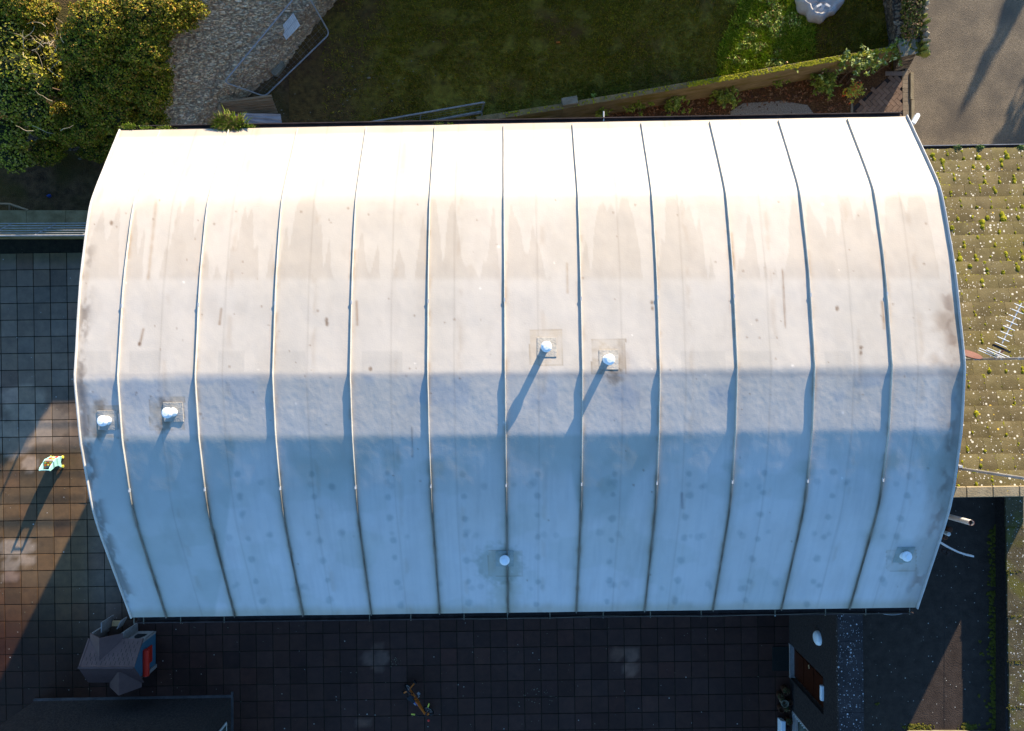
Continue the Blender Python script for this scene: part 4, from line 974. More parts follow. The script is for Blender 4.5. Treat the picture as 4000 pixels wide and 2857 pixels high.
# ------------------------------------------------------------------ herringbone path
def inpoly(x, y, poly):
    c = False; j = len(poly) - 1
    for i in range(len(poly)):
        xi, yi = poly[i]; xj, yj = poly[j]
        if (yi > y) != (yj > y) and x < (xj - xi) * (y - yi) / (yj - yi) + xi: c = not c
        j = i
    return c
PP = [G(3470, 305), G(3520, 300), G(3522, 700), G(3345, 700), G(3345, 430), G(3400, 360)]
mb = MB(); c0 = Vector((*G(3440, 400), 0)); rr = random.Random(3); hw = .1
for m_ in range(-14, 15):
    for n_ in range(-30, 31):
        for kind in (0, 1):
            bx = n_ + 4 * m_; by = -n_
            if kind == 0: x0, x1, y0, y1 = bx, bx + 2, by, by + 1
            else: x0, x1, y0, y1 = bx + 2, bx + 3, by, by + 2
            mx, my = (x0 + x1) / 2 * hw, (y0 + y1) / 2 * hw; a = R(45 + .8)
            wx = c0.x + mx * math.cos(a) - my * math.sin(a); wy = c0.y + mx * math.sin(a) + my * math.cos(a)
            if abs(wx - c0.x) > 1.6 or not inpoly(wx, wy, PP): continue
            hx, hy = (x1 - x0) / 2 * hw - .004, (y1 - y0) / 2 * hw - .004
            s_ = rr.uniform(.8, 1.15); mb.cur = (.17 * s_, .11 * s_, .075 * s_)
            mb.obox((wx, wy, .035 + rr.uniform(-.001, .001)), (hx * math.cos(a), hx * math.sin(a), 0), (-hy * math.sin(a), hy * math.cos(a), 0), (0, 0, .03))
for k in range(40):      # edging courses
    y = G(0, 290)[1] - k * .105; s_ = rr.uniform(.85, 1.1); mb.cur = (.22 * s_, .17 * s_, .115 * s_)
    xx = G(3529, 0)[0] - (y - G(0, 290)[1]) * .022; mb.box(xx - .065, xx + .125 - .055, y - .05, y + .05, 0, .068)
    if k > 10:
        xx = G(3336, 0)[0]; mb.cur = (.15 * s_, .12 * s_, .09 * s_); mb.box(xx - .07, xx + .06, y - .05, y + .05, 0, .067)
for k in range(12):
    mb.cur = (.2, .16, .13); x = G(3470, 0)[0] + k * .04 - .1; mb.box(x, x + .035 , G(0, 300)[1], G(0, 300)[1] + .1, 0, .066)
o = mb.build('path', M['brickp'], col=True); tag(o, 'brown herringbone brick path between the bed and the lane', 'path', kind='structure')
poly_sheet('path_bed', [G(3300, 290), G(3560, 280), G(3560, 800), G(3300, 800)], .0455, M['dark'], 'dark sand under the brick path', 'ground')
mb = MB(); 
for k in range(5):
    y = G(0, 288)[1] - k * .66; x = G(3545, 0)[0] + .02 + k * .02; mb.box(x, x + .075, y - .65, y - .004, 0, .095)
o = mb.build('kerb', M['cap'], bevel=.006); tag(o, 'pale concrete kerb between the brick path and the lane', 'kerb', kind='structure')
mb = MB(); x = G(3318, 0)[0]; mb.box(x, x + .05, G(0, 700)[1], G(0, 410)[1], 0, .085); o = mb.build('kerb', M['conc'], bevel=.006); tag(o, 'thin grey edging kerb between the bed and brick path', 'kerb', kind='structure')

# ------------------------------------------------------------------ east building
ea = R(.85)
def E(x, y, z=0): return Vector((x * math.cos(ea) - y * math.sin(ea), x * math.sin(ea) + y * math.cos(ea), z))
east = empty('tiled_building', (9, 1, 0), 'lower building with a mossy lichen spotted tile roof right of the hall', 'building')
zN, zS = 2.4, 4.8; yN, yS = 4.42 - .14, -2.15 - .10; SL = math.hypot(zS - zN, yN - yS); cs, sn = (yN - yS) / SL, (zS - zN) / SL
def TP(x, s_, h=0): return E(x, yN - s_ * cs + h * sn, zN + s_ * sn + h * cs)
nrow = 24; gz = SL / nrow; rr = random.Random(21); mb = MB(); joints = []
for k in range(nrow):
    for i in range(-1, 20):
        b0_ = len(mb.v)
        x0 = 6.90 + (i + (.5 if k % 2 else 0)) * .30; x1 = x0 + .296
        if x0 < 6.85: x0 = 6.85
        if x1 < x0 + .05 or x0 > 12.6: continue
        s0 = k * gz - .03; s1 = (k + 1) * gz; h0 = .044 + rr.uniform(-.004, .004); h1 = .010; j = rr.uniform(-.004, .004)
        b_ = rr.uniform(.78, 1.15); mb.cur = (b_, b_ * rr.uniform(.96, 1.0), b_ * rr.uniform(.92, 1.02))
        mb.hexa([TP(x0, s0 + j, h0 - .02), TP(x1, s0 + j, h0 - .02), TP(x1, s1, h1 - .02), TP(x0, s1, h1 - .02), TP(x0, s0 + j, h0), TP(x1, s0 + j, h0), TP(x1, s1, h1), TP(x0, s1, h1)])
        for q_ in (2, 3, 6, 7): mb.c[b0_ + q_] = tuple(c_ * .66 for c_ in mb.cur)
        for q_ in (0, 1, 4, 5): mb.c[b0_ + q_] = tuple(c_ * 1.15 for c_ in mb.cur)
        joints.append((x1, s0, k))
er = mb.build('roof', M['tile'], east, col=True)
mb = MB()
for (x, s_, k) in joints:
    if x > 10.9: continue
    dens = 1.0 if k < 10 else .75
    if rr.random() > dens: continue
    for q in range(rr.choice([1, 2, 3, 4, 5])):
        ss = s_ + rr.uniform(.01, .27); r_ = rr.uniform(.012, .030) * (1.45 if k < 10 else .95)
        if rr.random() < .10: r_ *= 1.8
        c = TP(x + rr.uniform(-.01, .012), ss, .025); mb.blob(c, r_ * rr.uniform(.7, 1), r_ * rr.uniform(.8, 1.5), r_ * .6, 8, 5, .18)
    if rr.random() < .35:
        for q in range(4):
            c = TP(x - rr.uniform(0, .25), s_ + rr.uniform(-.01, .015), .03); r_ = rr.uniform(.008, .02); mb.blob(c, r_ * 1.6, r_ * .8, r_ * .5, 7, 4, .2)
for q in range(46):
    x = rr.uniform(7.6, 10.9); k = min(23, int(abs(rr.gauss(0, 9)))); s_ = k * gz; L_ = rr.uniform(.05, .22)
    for p_ in range(int(L_ * 90)):
        c = TP(x + rr.uniform(0, L_), s_ - .025 + rr.gauss(0, .008), .03); r_ = rr.uniform(.006, .017); mb.blob(c, r_ * 1.3, r_, r_ * .6, 6, 4, .25)
for q in range(16):
    x, s_, k = rr.choice(joints)
    if x > 10.8 or k > 12: continue
    for p_ in range(26):
        c = TP(x + rr.gauss(0, .018), s_ + rr.uniform(.0, .26), .032); r_ = rr.uniform(.010, .028); mb.blob(c, r_, r_ * 1.2, r_ * .6, 7, 4, .25)
o = mb.build('moss', M['moss'], er); o['kind'] = 'stuff'
mb = MB()
for k in range(13):
    x0 = 6.85 + k * .452; mb.hexa([E(x0 + .006, yS - .13, zS - .02), E(x0 + .446, yS - .13, zS - .02), E(x0 + .446, yS + .06, zS - .0), E(x0 + .006, yS + .06, zS),
             E(x0 + .006, yS - .125, zS + .045), E(x0 + .446, yS - .125, zS + .045), E(x0 + .446, yS + .055, zS + .04), E(x0 + .006, yS + .055, zS + .04)])
mb.build('ridge_tiles', M['cap'], er, bevel=.01)
mb = MB()
A = [E(6.95, yN - .12), E(12.7, yN - .12), E(12.7, yS - .05), E(6.95, yS - .05)]
zt = [zN - .03, zN - .03, zS - .06, zS - .06]
mb.add([(p.x, p.y, 0) for p in A] + [(p.x, p.y, z) for p, z in zip(A, zt)], [(0, 1, 5, 4), (1, 2, 6, 5), (2, 3, 7, 6), (3, 0, 4, 7), (4, 5, 6, 7)]); mb.build('walls', M['render'], east)
mb = MB()
for (o0, o1, z0, z1, m_) in ((.03, .04, -.06, .0, 0), (.04, .115, -.07, -.06, 0), (.115, .13, -.07, .005, 1)):
    p = [E(6.85, yN + o0, zN + z0), E(12.8, yN + o0, zN + z0), E(12.8, yN + o1, zN + z0), E(6.85, yN + o1, zN + z0)]; mb.hexa(p + [Vector((a.x, a.y, zN + z1)) for a in p], m_)
mb.build('gutter', [M['gutter'], M['galv']], east)
for k, px in enumerate((3742, 3828, 3990)):
    c = E(0, yN + .06, zN); V_, F_, C_ = leaf_mass([(px, 577, 2.42, .09, .05, .05)], 120, .04, [(.08, .14, .03), (.14, .18, .05)], 400 + k, shell=.9)
    o = mesh_np('weed', V_, F_, M['leaf'], C_, False, origin=W(px, 577, 2.4)); tag(o, ['weed sprouting from the tiled roof gutter, nearest the hall', 'middle weed sprouting from the tiled roof gutter', 'weed in the tiled roof gutter at the right edge'][k], 'weed', 'weeds in the tiled roof gutter')
# aerial masts, dish, aerial
def mast(px, py, z, zlo, zhi, r_, name, label, cat, m='galv'):
    p = W(px, py, z); mb = MB(); mb.tube((p.x, p.y, zlo), (p.x, p.y, zhi), r_, 12); return p, mb
zA = 5.16; pA = W(3890, 1402, zA)
root = empty('tv_aerial', (pA.x, pA.y, 3.4), 'comb shaped television aerial on a tall grey mast above the tiled roof', 'aerial')
mb = MB(); mb.tube((pA.x, pA.y - .005, 3.3), (pA.x + .0, pA.y - .0, 6.4), .021, 12); mb.build('mast', M['galv'], root)
mb = MB()
for z in (4.35, 4.75, 5.3, 5.7): mb = MB(); mb.tube((pA.x, pA.y, z), (pA.x, pA.y, z + .03), .026, 12); mb.build('mast_clip', M['trim'], root)
zb = 5.2
b0 = W(3885, 1430, zb); b1 = W(3990, 1185, zb); d = (b1 - b0).normalized(); sd_ = Vector((d.y, -d.x, 0))
b0 = b0; mb = MB(); mb.bar(W(3893, 1405, zb), W(3906, 1368, zb), .02, .02); mb.bar(W(3914, 1342, zb), b1, .016, .016); mb.build('boom', M['white'], root)
for k in range(8):
    c = W(3907 + k * 10.9, 1347 - k * 21.6, zb); L_ = .105; mb = MB(); mb.tube(c - sd_ * L_ + Vector((0, 0, .01)), c + sd_ * L_ + Vector((0, 0, .01)), .006, 6); mb.build('element', M['whitep'], root)
mb = MB(); c = W(3912, 1362, zb - .02); mb.obox(c, sd_ * .155, d * .016, (0, 0, .018)); mb.build('dipole', M['black'], root)
mb = MB(); mb.bar(W(3896, 1385, zb), W(3922, 1370, zb), .02, .02); mb.build('bracket', M['brown'], root)
for s0, zz2 in ((0, .10), (0, -.10)):
    for q in (0, .035):
        mb = MB(); c = W(3888, 1380, zb) - d * q; mb.tube(c - sd_ * .22 + Vector((0, 0, zz2)), c + sd_ * .2 + Vector((0, 0, zz2)), .006, 6); mb.build('reflector', M['whitep'], root)
pB = W(3760, 1838, 4.9); root = empty('aerial_mast', (pB.x, pB.y, 4.4), 'plain grey mast rising over the tiled roof near its ridge', 'mast')
p0 = W(3735, 1828, 4.7); p1 = W(4020, 1872, 5.95)
mb = MB(); mb.tube(p0, p1, .024, 12); mb.build('pole', M['galv'], root)
mb = MB(); mb.obox(W(3748, 1822, 4.8), (.03, 0, 0), (0, .02, 0), (0, 0, .04)); mb.build('clamp', M['trim'], root)
pD = W(3783, 1394, 4.7); root = empty('satellite_dish', (pD.x, pD.y, 4.2), 'dark backed satellite dish half hidden behind the right end of the hall roof', 'dish')
mb = MB(); ax = Vector((.15, .9, .42)).normalized(); mb.lathe(pD, [(.02, 0), (.10, .01), (.17, .03), (.20, .05), (.198, .055), (.10, .018), (.001, .012)], 28, ax=ax); mb.build('reflector', M['brown'], root, smooth=True)
mb = MB(); mb.bar(pD, pD + Vector((.30, -.03, -.05)), .02, .02); mb.build('arm', M['brown'], root)
mb = MB(); mb.obox(pD + Vector((.10, -.05, .05)), (.04, 0, 0), (0, .012, 0), (0, 0, .02)); mb.build('lnb', M['white'], root)
# pipes on the gable wall, south of the tiled building
p0 = W(3700, 2017, 4.2); p1 = W(3795, 2043, 5.05)
mb = MB(); mb.tube(p0, p1, .048, 20, caps=False); mb.tube(p1, p0, .040, 20, caps=False); n_ = 20
root = empty('soil_pipe', (p0.x, p0.y, 4.0), 'white open ended soil pipe poking out from the right gable of the hall', 'pipe')
mb.build('pipe', M['white'], root)
d = (p1 - p0).normalized(); mb = MB(); a = d.orthogonal().normalized(); b = d.cross(a); vs = []
for rr_ in (.048, .040):
    for i in range(20): t = 2 * math.pi * i / 20; vs.append(p1 + d * .001 + a * math.cos(t) * rr_ + b * math.sin(t) * rr_)
mb.add(vs, [(i, (i + 1) % 20, 20 + (i + 1) % 20, 20 + i) for i in range(20)]); mb.build('rim', M['brown'], root)
mb = MB(); mb.lathe(p1 - d * .06, [(.001, 0), (.0395, .001)], 20, ax=d); mb.build('inside', M['black'], root)
root = empty('bargeboard', tuple(W(3700, 2150, 3.6)), 'white sagging strip sticking out below the open soil pipe', 'board')
mb = MB(); pts = [W(3660, 2112, 4.0), W(3700, 2136, 4.0), W(3740, 2156, 4.0), W(3770, 2166, 4.0), W(3798, 2172, 4.0)]
for a, b in zip(pts[:-1], pts[1:]): mb.bar(a, b, .03, .10)
mb.build('strip', M['white'], root)
mb = MB(); 
for k in range(7):
    a = W(3672 + k * 9, 2150 + k * 3, 3.6); mb.box(a.x - .03, a.x + .03, a.y - .03 - .01 * (k % 3), a.y + .03, 3.4, 3.5 + .02 * (k % 2))
mb.build('backing', M['pebble'], root)
for (px, py, zz3, r_, m_, lb) in ((3710, 2070, 3.0, .05, 'terra', 'dark chimney pot between the soil pipe and the white cap'), (3706, 2087, 3.1, .035, 'white', 'small round white cap below the soil pipe'), (3694, 2101, 3.0, .04, 'terra', 'dark round pot below the white cap')):
    p = W(px, py, zz3); mb = MB(); mb.lathe((p.x, p.y, zz3 - .3), [(r_, 0), (r_ * 1.1, .26), (r_ * 1.2, .3), (r_ * .7, .31)], 14); o = mb.build('wall_vent', M[m_], origin=(p.x, p.y, zz3 - .3)); tag(o, lb, 'vent')
mb = MB(); p = W(3640, 2100, 0); q = W(3700, 2100, 0); mb.box(6.97, W(3690, 2150, 2.7).x, W(0, 2165, 2.7).y, W(0, 2030, 2.7).y, 0, 2.7)
o = mb.build('chimney_stub', M['pebble'], origin=(7.2, -3, 0)); tag(o, 'dark pebbledashed stub of wall against the right gable carrying the vents', 'wall')

# ------------------------------------------------------------------ right hand low wall
root = empty('low_wall', tuple(W(3950, 2400, 0)), 'low wall with white lichen speckled coping along the right edge', 'wall')
mb = MB(); zc = .42; xa, xb = W(3930, 0, zc).x, W(3998, 0, zc).x
mb.box(xa + .03, xb - .02, W(0, 3200).y, W(0, 1900).y, 0, zc - .06); mb.build('base', M['pebble'], root)
ysj = [1700, 1880, 2060, 2235, 2410, 2588, 2765, 2942, 3120]
for a, b in zip(ysj[:-1], ysj[1:]):
    ya = W(0, a, zc).y; yb_ = W(0, b, zc).y; dx = -(ya + 5) * .0; mb = MB()
    sh_ = (a - 1900) * .018 * .006; mb.hexa([(xa + sh_, yb_ + .005, zc - .06), (xb + sh_, yb_ + .005, zc - .06), (xb + sh_, ya - .005, zc - .06), (xa + sh_, ya - .005, zc - .06),
        (xa + sh_, yb_ + .005, zc - .012), (xb + sh_, yb_ + .005, zc), (xb + sh_, ya - .005, zc), (xa + sh_, ya - .005, zc - .012)])
    mb.build('coping_slab', M['coping'], root, bevel=.008)
mb = MB(); rr = random.Random(33)
for a in ysj[1:-1]:
    for k in range(26):
        p = W(rr.uniform(3932, 3996), a + rr.gauss(0, 4), zc); r_ = rr.uniform(.008, .022); mb.blob((p.x, p.y, zc - .004), r_, r_ * .7, r_ * .5, 6, 4, .25)
o = mb.build('moss', M['mossd'], root); o['kind'] = 'stuff'
mb = MB()
for k in range(500):
    p = W(rr.gauss(3885, 12), rr.uniform(2050, 2860), .01); r_ = rr.uniform(.015, .05); mb.blob(p, r_, r_, r_ * .4, 6, 4, .3)
for k in range(160):
    p = W(rr.choice([rr.gauss(3590, 30), rr.gauss(3780, 14)]), rr.gauss(2842, 7), .01); r_ = rr.uniform(.01, .04); mb.blob(p, r_, r_, r_ * .5, 6, 4, .3)
for (a, b) in ((3828, 2508), (3822, 2718), (3838, 2555), (3428, 2750)):
    for k in range(7): p = W(rr.gauss(a, 4), rr.gauss(b, 3), .01); r_ = rr.uniform(.012, .03); mb.blob(p, r_, r_, r_ * .5, 6, 4, .3)
o = mb.build('ground_moss', M['mossd']); tag(o, 'dark moss cushions growing on the shaded concrete yard', 'moss', kind='stuff')
mb = MB(); mb.box(W(3540, 0).x, W(3900, 0).x, W(0, 2862).y - .1, W(0, 2852).y, 0, .06); o = mb.build('yard_kerb', M['conc'], origin=W(3700, 2856, 0)); tag(o, 'pale kerb at the bottom edge of the side yard', 'kerb', kind='structure')
poly_sheet('far_ground', [(xb, W(0, 3400).y), (W(4700, 0).x, W(0, 3400).y), (W(4700, 0).x, W(0, 1800).y), (xb, W(0, 1800).y)], .012, M['conc'], 'pale ground beyond the low wall', 'ground')

# ------------------------------------------------------------------ annexe wall with door (bottom right)
root = empty('annexe_wall', tuple(W(3080, 2600, 0)), 'dark pebbledashed wall with a brown door running down from the hall at lower right', 'wall')
za = 2.60; xw = W(3078, 0, 0).x; y0w, y1w = W(0, 3150).y, -4.05
dy0, dy1 = W(0, 2645).y, W(0, 2512).y; wy1, wy0 = W(0, 2765).y, W(0, 2960).y; zd = 1.85; wz0, wz1 = .0, .95
xw = W(3082, 0).x; th = .47
def slant(y): return -(y + 6.5) * .012
def wbox(mb, x0, x1, y0, y1, z0, z1, mi=0):
    mb.hexa([(x0 + slant(y0), y0, z0), (x1 + slant(y0), y0, z0), (x1 + slant(y1), y1, z0), (x0 + slant(y1), y1, z0), (x0 + slant(y0), y0, z1), (x1 + slant(y0), y0, z1), (x1 + slant(y1), y1, z1), (x0 + slant(y1), y1, z1)], mi)
mb = MB()
wbox(mb, xw, xw + th, dy1, y1w, 0, za - .08); wbox(mb, xw, xw + th, dy0, dy1, zd, za - .08); wbox(mb, xw, xw + th, wy1, dy0, 0, za - .08)
wbox(mb, xw, xw + th, wy0, wy1, 1.5, za - .08); wbox(mb, xw, xw + th, y0w, wy0, 0, za - .08); wbox(mb, xw, xw + th, wy0, wy1, 0, .15)
mb.build('wall_body', M['pebble'], root)
mb = MB()
ks = [-4.05, -5.6, -7.05, -8.75, -10.6]
for a, b in zip(ks[:-1], ks[1:]): wbox(mb, xw - .02, xw + th + .02, b + .004, a - .004, za - .08, za)
mb.build('coping', M['copingd'], root)
mb = MB(); wbox(mb, xw + .10, xw + .15, dy0 + .04, dy1 - .04, .03, zd - .04); dr = mb.build('door', M['door'], root)
mb = MB()
for q in range(3): wbox(mb, xw + .085, xw + .0995, dy0 + .12, dy1 - .12, .15 + q * .55, .60 + q * .55)
mb.build('door_panels', M['door'], dr)
mb = MB(); mb.bar((xw + .07, dy1 - .12, .95), (xw + .07, dy1 - .2, .98), .015, .02); mb.build('handle', M['cut'], dr)
mb = MB(); wbox(mb, xw - .005, xw + .12, dy0 - .0, dy1 + .0, .0, .05); wbox(mb, xw - .012, xw - .004, dy0, dy1, 0, .07); mb.build('threshold', M['phwhite'], root, bevel=.006)
mb = MB(); wbox(mb, xw - .01, xw + .10, wy0, wy1, .15, .18); wbox(mb, xw + .0, xw + .06, wy1 - .04, wy1, .18, 1.5); wbox(mb, xw + .05, xw + .09, wy0, wy1 - .04, .18, .25); wbox(mb, xw + .05, xw + .09, wy1 - .9, wy1 - .86, .25, 1.5); wf_ = mb.build('window_frame', M['phwhite'], root)
mb = MB(); wbox(mb, xw + .12, xw + .13, wy0, wy1, .18, 1.5); mb.build('pane', M['glass'], wf_)
mb = MB()
for q in range(7): wbox(mb, xw - .005, xw + .05 , wy1 - .08 , wy1 - .045, .2 + q * .10, .215 + q * .10)
mb.build('vent_louvre', M['white'], root)
mb = MB(); p = Vector((xw, W(0, 2497, 1.85).y, 1.62 + .1)); pL = W(3214, 2497, 1.72)
mb.lathe((xw - .0, pL.y, 1.66), [(.155, 0), (.155, .03), (.14, .07), (.10, .095), (.001, .105)], 30, ax=(-1, 0, 0)); mb.build('wall_light', M['whitep'], root, smooth=False)
pS = W(3227, 2715, 1.95); mb = MB(); mb.obox((xw - .035 + slant(pS.y), pS.y, 1.86), (.035, 0, 0), (0, .16, 0), (0, 0, .04)); mb.build('strip_light', M['whitep'], root, bevel=.015)
mb = MB(); p = W(3050, 2574, .03); mb.box(p.x - .2, p.x + .2, p.y - .29, p.y + .29, .014, .03); o = mb.build('doormat', M['mat'], origin=(p.x, p.y, 0)); tag(o, 'black rectangular doormat on the slabs before the brown door', 'doormat')
# pots
def pot(px, py, r_, h, m, label, plant=True, seed=0, ringc=None):
    p = W(px, py, h); root = empty('plant_pot', (p.x, p.y, .01), label, 'plant pot', 'plant pots by the annexe wall')
    mb = MB(); mb.lathe((p.x, p.y, .012), [(r_ * .7, 0), (r_, h), (r_ * 1.06, h), (r_ * 1.06, h + .02), (r_ * .86, h + .02), (r_ * .84, h - .04), (.001, h - .05)], 22); mb.build('pot', M[m], root)
    mb = MB(); mb.lathe((p.x, p.y, h - .035), [(r_ * .83, 0), (.001, .004)], 16); mb.build('soil', M['soil'], root)
    if plant:
        V_, F_, C_ = leaf_mass([(px, py, h + .06, r_ * .9, r_ * .9, r_ * .6)], 90, .05, [(.10, .05, .02), (.05, .07, .02), (.13, .08, .04)], 500 + seed, shell=.9); mesh_np('plant', V_, F_, M['leaf'], C_, False, parent=root)
pot(3065, 2748, .085, .22, 'conc', 'empty pot with a thick pale rim by the annexe wall', False)
pot(3070, 2700, .09, .2, 'terra', 'dark pot of bronze leaves, topmost beside the annexe wall', True, 1)
pot(3050, 2722, .08, .18, 'terra', 'dark leafy pot left of and above the pale rimmed pot', True, 2)
pot(3086, 2745, .06, .2, 'terra', 'small dark pot between the pale rimmed pot and the wall', False)
pot(3052, 2772, .07, .18, 'terra', 'dark empty pot just below the pale rimmed pot', False)
pot(3074, 2772, .07, .16, 'terra', 'dark pot with small green leaves below right of the pale rimmed pot', True, 3)
pot(3082, 2820, .075, .18, 'terra', 'dark leafy pot beside the white trough', True, 4)
mb = MB(); p = W(3060, 2846, .25); 
mb.hexa([(p.x - .05, p.y - .2, 0.01), (p.x + .05, p.y - .2, 0.01), (p.x + .05, p.y + .14, 0.01), (p.x - .05, p.y + .14, 0.01), (p.x - .05, p.y - .2, .27), (p.x + .045, p.y - .2, .27), (p.x + .055, p.y + .17, .27), (p.x - .065, p.y + .19, .27)])
o = mb.build('trough', M['whitep'], origin=(p.x, p.y, 0), bevel=.015); tag(o, 'narrow white plastic trough at the bottom edge by the pots', 'trough')

# ------------------------------------------------------------------ south west building
root = empty('pebbledash_shed', tuple(W(520, 2900, 0)), 'dark pebbledashed building cut off by the bottom left edge', 'building')
x0, x1 = W(140, 0).x, W(905, 0).x; yA = W(0, 2726).y; yB_ = -12.0
sl = .02
def SWp(x, y, z): return (x, y + (x - x0) * .018 - .06, z)
mb = MB(); mb.hexa([SWp(x0, yB_, 0), SWp(x1, yB_, 0), SWp(x1, yA, 0), SWp(x0, yA, 0), SWp(x0, yB_, 2.6), SWp(x1, yB_, 2.6), SWp(x1, yA, 2.6), SWp(x0, yA, 2.6)]); mb.build('walls', M['pebble'], root)
mb = MB(); mb.hexa([SWp(x0 - .02, yB_, 2.6), SWp(x1 + .02, yB_, 2.6), SWp(x1 + .02, yA + .02, 2.6), SWp(x0 - .02, yA + .02, 2.6), SWp(x0 - .02, yB_, 2.75), SWp(x1 + .02, yB_, 2.75), SWp(x1 + .02, yA + .02, 2.75), SWp(x0 - .02, yA + .02, 2.75)]); mb.build('roof', M['slate'], root)
mb = MB(); mb.hexa([SWp(x0 - .03, yA + .0, 0), SWp(x1 + .05, yA + .0, 0), SWp(x1 + .05, yA + .05, 0), SWp(x0 - .03, yA + .05, 0), SWp(x0 - .03, yA + .0, .05), SWp(x1 + .05, yA + .0, .05), SWp(x1 + .05, yA + .05, .03), SWp(x0 - .03, yA + .05, .03)])
mb.box(x1 + .0, x1 + .05, yB_, yA + .15, 0, .045); mb.build('plinth', M['slate'], root)
mb = MB(); mb.box(x1 + .003, x1 + .03, yA - 1.9, yA - .40, .35, 1.55); wf_ = mb.build('window_frame', M['white'], root)
mb = MB(); mb.box(x1 + .02, x1 + .035, yA - 1.85, yA - .45, .40, 1.5); mb.build('pane', M['glass'], wf_)

# ------------------------------------------------------------------ playhouse
ph = empty('playhouse', tuple(W(515, 2535, 0)), 'plastic childrens playhouse with grey roof, blue end wall and red shutters', 'playhouse')
px0, px1 = -9.71, -8.55; py0, py1 = -7.23, -6.37; pyc = (py0 + py1) / 2; ze, zr = .70, 1.05
mb = MB()
mb.add([(px0, py0, .012), (px0, py1, .012), (px0, py1, ze), (px0, pyc, zr - .03), (px0, py0, ze)], [(0, 1, 2, 3, 4)])
mb.add([(px0, py0, .012), (px1, py0, .012), (px1, py0, ze), (px0, py0, ze)], [(0, 1, 2, 3)])
mb.build('walls', M['phwhite'], ph)
mb = MB(); mb.add([(px1, py0 + .06, .012), (px1, py1 - .04, .012), (px1, py1 - .04, ze), (px1, pyc, zr - .03), (px1, py0 + .06, ze)], [(0, 1, 2, 3, 4)]); o = mb.build('end_wall', M['bluewall'], ph); o['label'] = 'blue gable end wall'
mb = MB(); mb.box(px1 - .02, px1 + .012, py1 - .05, py1, .012, ze); mb.build('corner_trim', M['phwhite'], ph)
mb = MB(); mb.hexa([(px1 - .02, py0 - .01, .012), (px1 + .03, py0 - .01, .012), (px1 + .03, py0 + .07, .012), (px1 - .02, py0 + .07, .012), (px1 - .02, py0 - .03, .5), (px1 + .03, py0 - .03, .5), (px1 + .03, py0 + .07, .5), (px1 - .02, py0 + .07, .5)]); mb.build('corner_trim', M['phwhite'], ph)
mb = MB(); mb.add([(px1, py1, .012), (-8.97, py1, .012), (-8.97, py1, ze), (px1, py1, ze)], [(0, 1, 2, 3)])
o = mb.build('front_wall', M['phwhite'], ph)
mb = MB(); pts = [(-8.88 + .24 * t / 10, py1 + .006, .34 + .16 * math.sin(math.pi * t / 10)) for t in range(11)] + [(-8.64, py1 + .006, .2), (-8.88, py1 + .006, .2)]
mb.add(pts, [tuple(range(len(pts)))]); mb.build('arched_window', M['black'], ph)
def slab4(mb, a, b, c, d, t=.02, mi=0):
    a, b, c, d = map(Vector, (a, b, c, d)); n = (b - a).cross(d - a).normalized()
    if n.z < 0: n = -n
    mb.hexa([a - n * t, b - n * t, c - n * t, d - n * t, a, b, c, d], mi)
oh = .06
mb = MB()
slab4(mb, (px0 - oh, pyc, zr), (px1 + .02, pyc, zr), (px1 + .06, py1 + .08, ze - .03), (px0 - oh, py1 + .08, ze - .03)); rf = None
# tile grooves
rfN = mb.build('roof', M['phroof'], ph)
mb = MB(); slab4(mb, (px0 - oh, pyc, zr), (px1 + .02, pyc, zr), (px1 + .06, py0 - .08, ze - .03), (px0 - oh, py0 - .08, ze - .03)); mb.build('roof', M['phroof'], ph)
mb = MB()
nS = Vector((0, (zr - ze + .03), (py1 + .08 - pyc))).normalized()
for r_ in range(1, 7):
    t = r_ / 7
    for k in range(11):
        x = px0 + .06 + (k + .5 * (r_ % 2)) * .105
        if x > px1: continue
        a = Vector((x, pyc + (py1 + .08 - pyc) * (t - .06), zr + (ze - .03 - zr) * (t - .06))); b = Vector((x, pyc + (py1 + .08 - pyc) * (t + .06), zr + (ze - .03 - zr) * (t + .06)))
        if a.y > -6.55 and -9.75 < x < -8.95: continue
        if x < -9.0 and x > -9.7 and a.y > pyc + .1 + abs(x + 9.34) * 0.9: continue
        mb.bar(a + nS * .001, b + nS * .001, .007, .004, up=nS)
mb.build('tile_grooves', M['dark'], rfN)
mb = MB()
for (xx, ) in ((px0 - oh + .02,), (px1 + .03,)):
    mb.bar((xx, pyc, zr + .006), (xx, py1 + .08, ze - .024), .035, .012)
mb.bar((px0 - oh, pyc, zr + .005), (px1 + .02, pyc, zr + .005), .045, .016); mb.build('roof_edging', M['phroof'], rfN)
# cross gables
mb = MB(); xr = -9.34; yf = -6.17; zg = .97
slab4(mb, (xr, -6.68, zg), (xr, yf, zg), (-8.96, yf, .68), (-8.96, -6.40, .68)); slab4(mb, (xr, -6.68, zg), (xr, yf, zg), (-9.72, yf, .68), (-9.72, -6.40, .68)); mb.build('porch_roof', M['phroof'], ph)
mb = MB(); mb.box(-9.01, -8.97, py1, yf - .0, .012, .66); mb.build('porch_wall', M['phwhite'], ph)
mb = MB(); mb.box(-9.70, -9.66, py1, yf, .012, .66); mb.build('porch_wall', M['phwhite'], ph)
mb = MB(); xr = -8.90; yf2 = -7.47
slab4(mb, (xr, -6.93, zg), (xr, yf2, zg), (-8.54, yf2 + .05, .66), (-8.54, -7.16, .66)); slab4(mb, (xr, -6.93, zg), (xr, yf2, zg), (-9.28, yf2 + .05, .66), (-9.28, -7.16, .66)); mb.build('rear_roof', M['phroof'], ph)
mb = MB(); p = W(481, 2697, .85); mb.blob((p.x, p.y, p.z), .022, .022, .02, 10, 6, 0); mb.build('bell', M['red'], ph)
